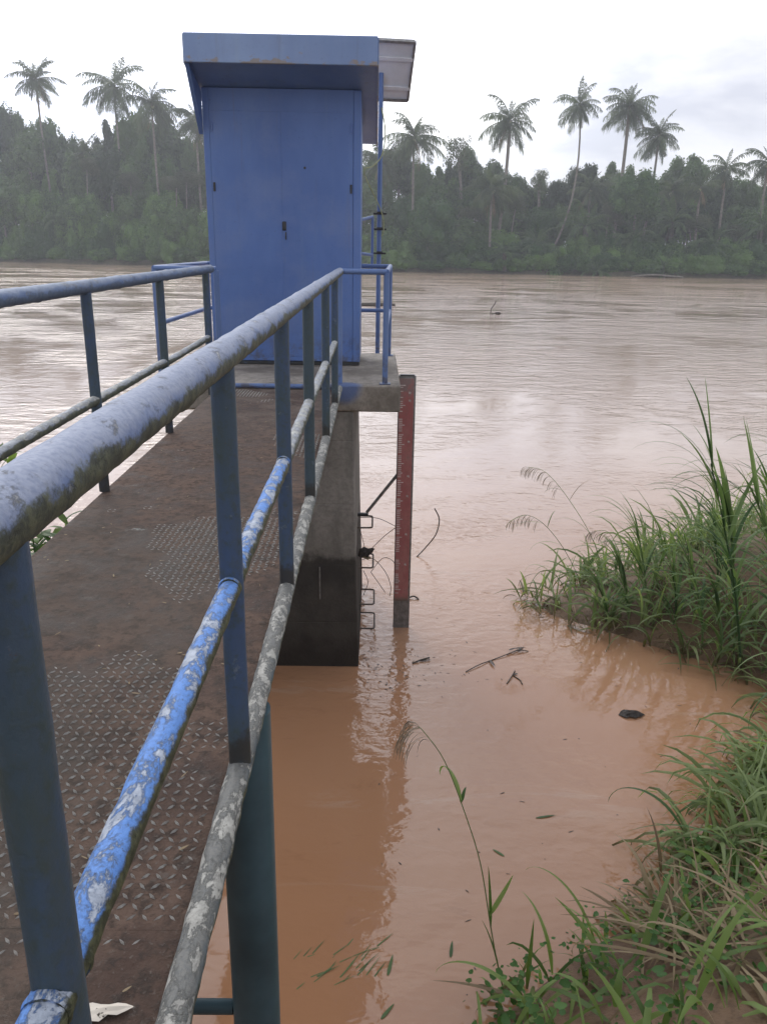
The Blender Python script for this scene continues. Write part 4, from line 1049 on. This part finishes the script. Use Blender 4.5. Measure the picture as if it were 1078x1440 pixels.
# ------------------------------------------------------------------ drift and litter
def twigs(name, label, cat, paths, rad, mat='twig', extra=None):
    c = Vector(paths[0][0]); t = None; b = B()
    for p in paths: b.tube([q-c for q in smooth_path(p, 5)], rad, 6, True)
    if extra: extra(b, c)
    o = b.obj(name, MT[mat], label=label, cat=cat); o.location = c; return o
def lf(pts_, w):
    def f(b, c):
        for (p, a, L_) in pts_: blade(b, Vector(p)-c, a, .12, L_, w, .3, 6, .3)
    return f
Z = ZW+.006
twigs('drift_twig', 'thin twig with dead leaves floating right of the gauge reflection', 'twig', [[(.95, 7.17, Z), (1.1, 7.3, Z+.01), (1.25, 7.42, Z), (1.45, 7.55, Z+.01), (1.62, 7.70, Z)], [(1.42, 7.54, Z), (1.55, 7.6, Z+.02), (1.66, 7.62, Z)]], .005,
      extra=lf([((1.22, 7.4, Z+.01), -1.3, .14), ((1.45, 7.6, Z+.02), .5, .10), ((1.52, 7.64, Z+.02), .1, .12), ((1.55, 7.6, Z+.02), .8, .10)], .03))
twigs('drift_twig', 'small forked twig floating below the leafy one', 'twig', [[(1.33, 6.95, Z), (1.40, 7.08, Z+.01), (1.45, 7.2, Z)], [(1.42, 7.1, Z), (1.47, 7.02, Z), (1.48, 6.94, Z)]], .006, extra=lf([((1.41, 7.12, Z), .4, .07)], .03))
twigs('drift_twig', 'short dark twig floating just beside the gauge reflection', 'twig', [[(.42, 7.33, Z), (.50, 7.38, Z+.01), (.60, 7.42, Z+.02)]], .008, extra=lf([((.50, 7.38, Z), .2, .12)], .03))
twigs('drift_stick', 'curved bare stick arching out of the water right of the gauge', 'stick', [[(.58, 10.3, ZW-.02), (.72, 10.4, ZW+.10), (.86, 10.4, ZW+.30), (.90, 10.4, ZW+.52), (.83, 10.4, ZW+.68)]], .0085)
twigs('drift_stick', 'little stick at the right foot of the gauge', 'stick', [[(.40, 8.9, Z+.0), (.50, 8.95, Z+.02), (.56, 8.9, Z)]], .010)
twigs('drift_snag', 'forked snag sticking up far out in the river', 'snag', [[(7.3, 52.6, ZW-.1), (7.32, 52.6, ZW+.35), (7.50, 52.6, ZW+.60), (7.58, 52.6, ZW+.85)], [(7.35, 52.6, ZW), (7.7, 52.6, ZW+.12), (7.95, 52.6, ZW+.05)]], .03,
      extra=lambda b, c: b.box(Vector((7.75, 52.6, ZW+.08))-c, (.34, .2, .16), .05))
twigs('drift_log', 'long dark log floating beyond the right corner of the platform', 'log', [[(-1.9, 58.3, ZW+.02), (0, 58.4, ZW+.09), (1.3, 58.7, ZW+.02)]], .16)
twigs('fallen_branch', 'pale fallen branch lying at the far waterline below the trees', 'branch', [[(39.5, 129.6, ZW+.1), (43, 129.8, ZW+.4), (47.5, 129.6, ZW+.15)]], .14, 'bark')
def crumple(name, label, cat, loc, size, mat, seed, flat=.35):
    r = random.Random(seed); n, m = 9, 7; V = []
    for i in range(n+1):
        for j in range(m+1):
            u, v = i/n*2-1, j/m*2-1; w = sqrt(max(0, 1-u*u))*(.6+.7*r.random())*(1-.35*u)
            V.append((u*size, v*w*size*.5, size*flat*(1-u*u)*(1-v*v*.6)*(.6+.8*noise.noise(Vector((u*2+seed, v*2, 0))))+.004))
    F = [(i*(m+1)+j, (i+1)*(m+1)+j, (i+1)*(m+1)+j+1, i*(m+1)+j+1) for i in range(n) for j in range(m)]
    o = link(name, mesh(name, V, F, MT[mat], True), label=label, cat=cat); o.location = loc; o.rotation_euler = (0, 0, r.uniform(-.4, .1)); return o
crumple('drift_leaf', 'crumpled dark dead leaf floating alone in the inlet', 'leaf', (2.40, 6.42, ZW+.0), .125, 'wetleaf', 3, .42)
b = B(); fd = random.Random(31)
for k in range(260):
    if k < 120: x, y = fd.gauss(-.1, .5), fd.gauss(7.2, .25); x = abs(x)*1.0-.1
    elif k < 190: x, y = fd.uniform(0, 3.4), fd.uniform(3.6, 8.5)
    else:
        y = fd.uniform(3.4, 9.0); x = shore_right(y)-abs(fd.gauss(.02, .16))
    blade(b, (x, y, ZW+.002), fd.uniform(0, 6.28), .03, fd.uniform(.008, .05), fd.uniform(.003, .012), .08, 3, .2)
link('floating_bits', mesh('floating_bits', b.V, b.F, MT['twig'], True), label='tiny dark bits of drift floating on the brown water', kind='stuff')
# drift caught in the rungs of the pier
twigs('caught_drift', 'tangle of thin twigs caught on the pier rungs behind the gauge', 'twigs',
      [[(-.12, 8.0, -3.2), (.0, 8.1, -3.22), (.14, 8.1, -3.38), (.2, 8.1, -3.55), (.19, 8.1, -3.66)], [(-.02, 8.1, -3.38), (.1, 8.2, -3.26), (.2, 8.2, -3.27), (.27, 8.2, -3.36)],
       [(-.02, 8.1, -3.38), (.06, 8.1, -3.5), (.14, 8.1, -3.62)], [(-.14, 7.95, -3.05), (-.12, 8.0, -3.4), (-.13, 8.0, -3.8)], [(-.1, 7.95, -3.3), (-.05, 8.1, -3.5), (-.1, 8.2, -3.7)],
       [(-.15, 8.0, -2.72), (.05, 8.1, -2.76), (.24, 8.1, -2.85)], [(-.08, 8.0, -3.14), (.1, 8.1, -2.98), (.24, 8.1, -2.86)], [(-.14, 8.0, -2.85), (-.09, 8.0, -3.05)]], .0035)
cr_ = crumple('caught_leaf', 'dark pointed dead leaf wedged above the second pier rung', 'leaf', (-.07, 8.05, -3.13), .10, 'wetleaf', 8, .5); cr_.rotation_euler = (.9, -.3, .3)
cr_ = crumple('caught_leaf', 'brown torn leaf under the dark one on the pier rungs', 'leaf', (-.08, 8.08, -3.20), .07, 'dry', 12, .4); cr_.rotation_euler = (.6, .3, .2)
# litter on the deck
lfm = crumple('dry_leaf', 'pale dry leaf with dark spots on the deck at the bottom edge', 'leaf', (-.455, 1.02, -1.236), .048, 'white_tick', 5, .30)
lfm.scale = (1.3, .65, .6); lfm.rotation_euler = (0, 0, .22)
mleaf = M('pale_spotted_leaf', .7, 0, .3); mleaf.color(mleaf.mix(mleaf.ramp(mleaf.noise(45, 4, .7), .60, .66), (.62, .56, .48), (.05, .04, .03)))
lfm.data.materials[0] = mleaf.m
b = B()
for k in range(170):
    x, y = gr.uniform(-1.38, -.40), gr.uniform(.8, 7.0); a = gr.uniform(0, 6.28)
    blade(b, (x, y, -1.2345), a, .02, gr.uniform(.008, .03), gr.uniform(.002, .007), .1, 3, .2)
link('deck_litter', mesh('deck_litter', b.V, b.F, MT['dry'], True), label='tiny bits of dry leaf scattered over the walkway', kind='stuff')
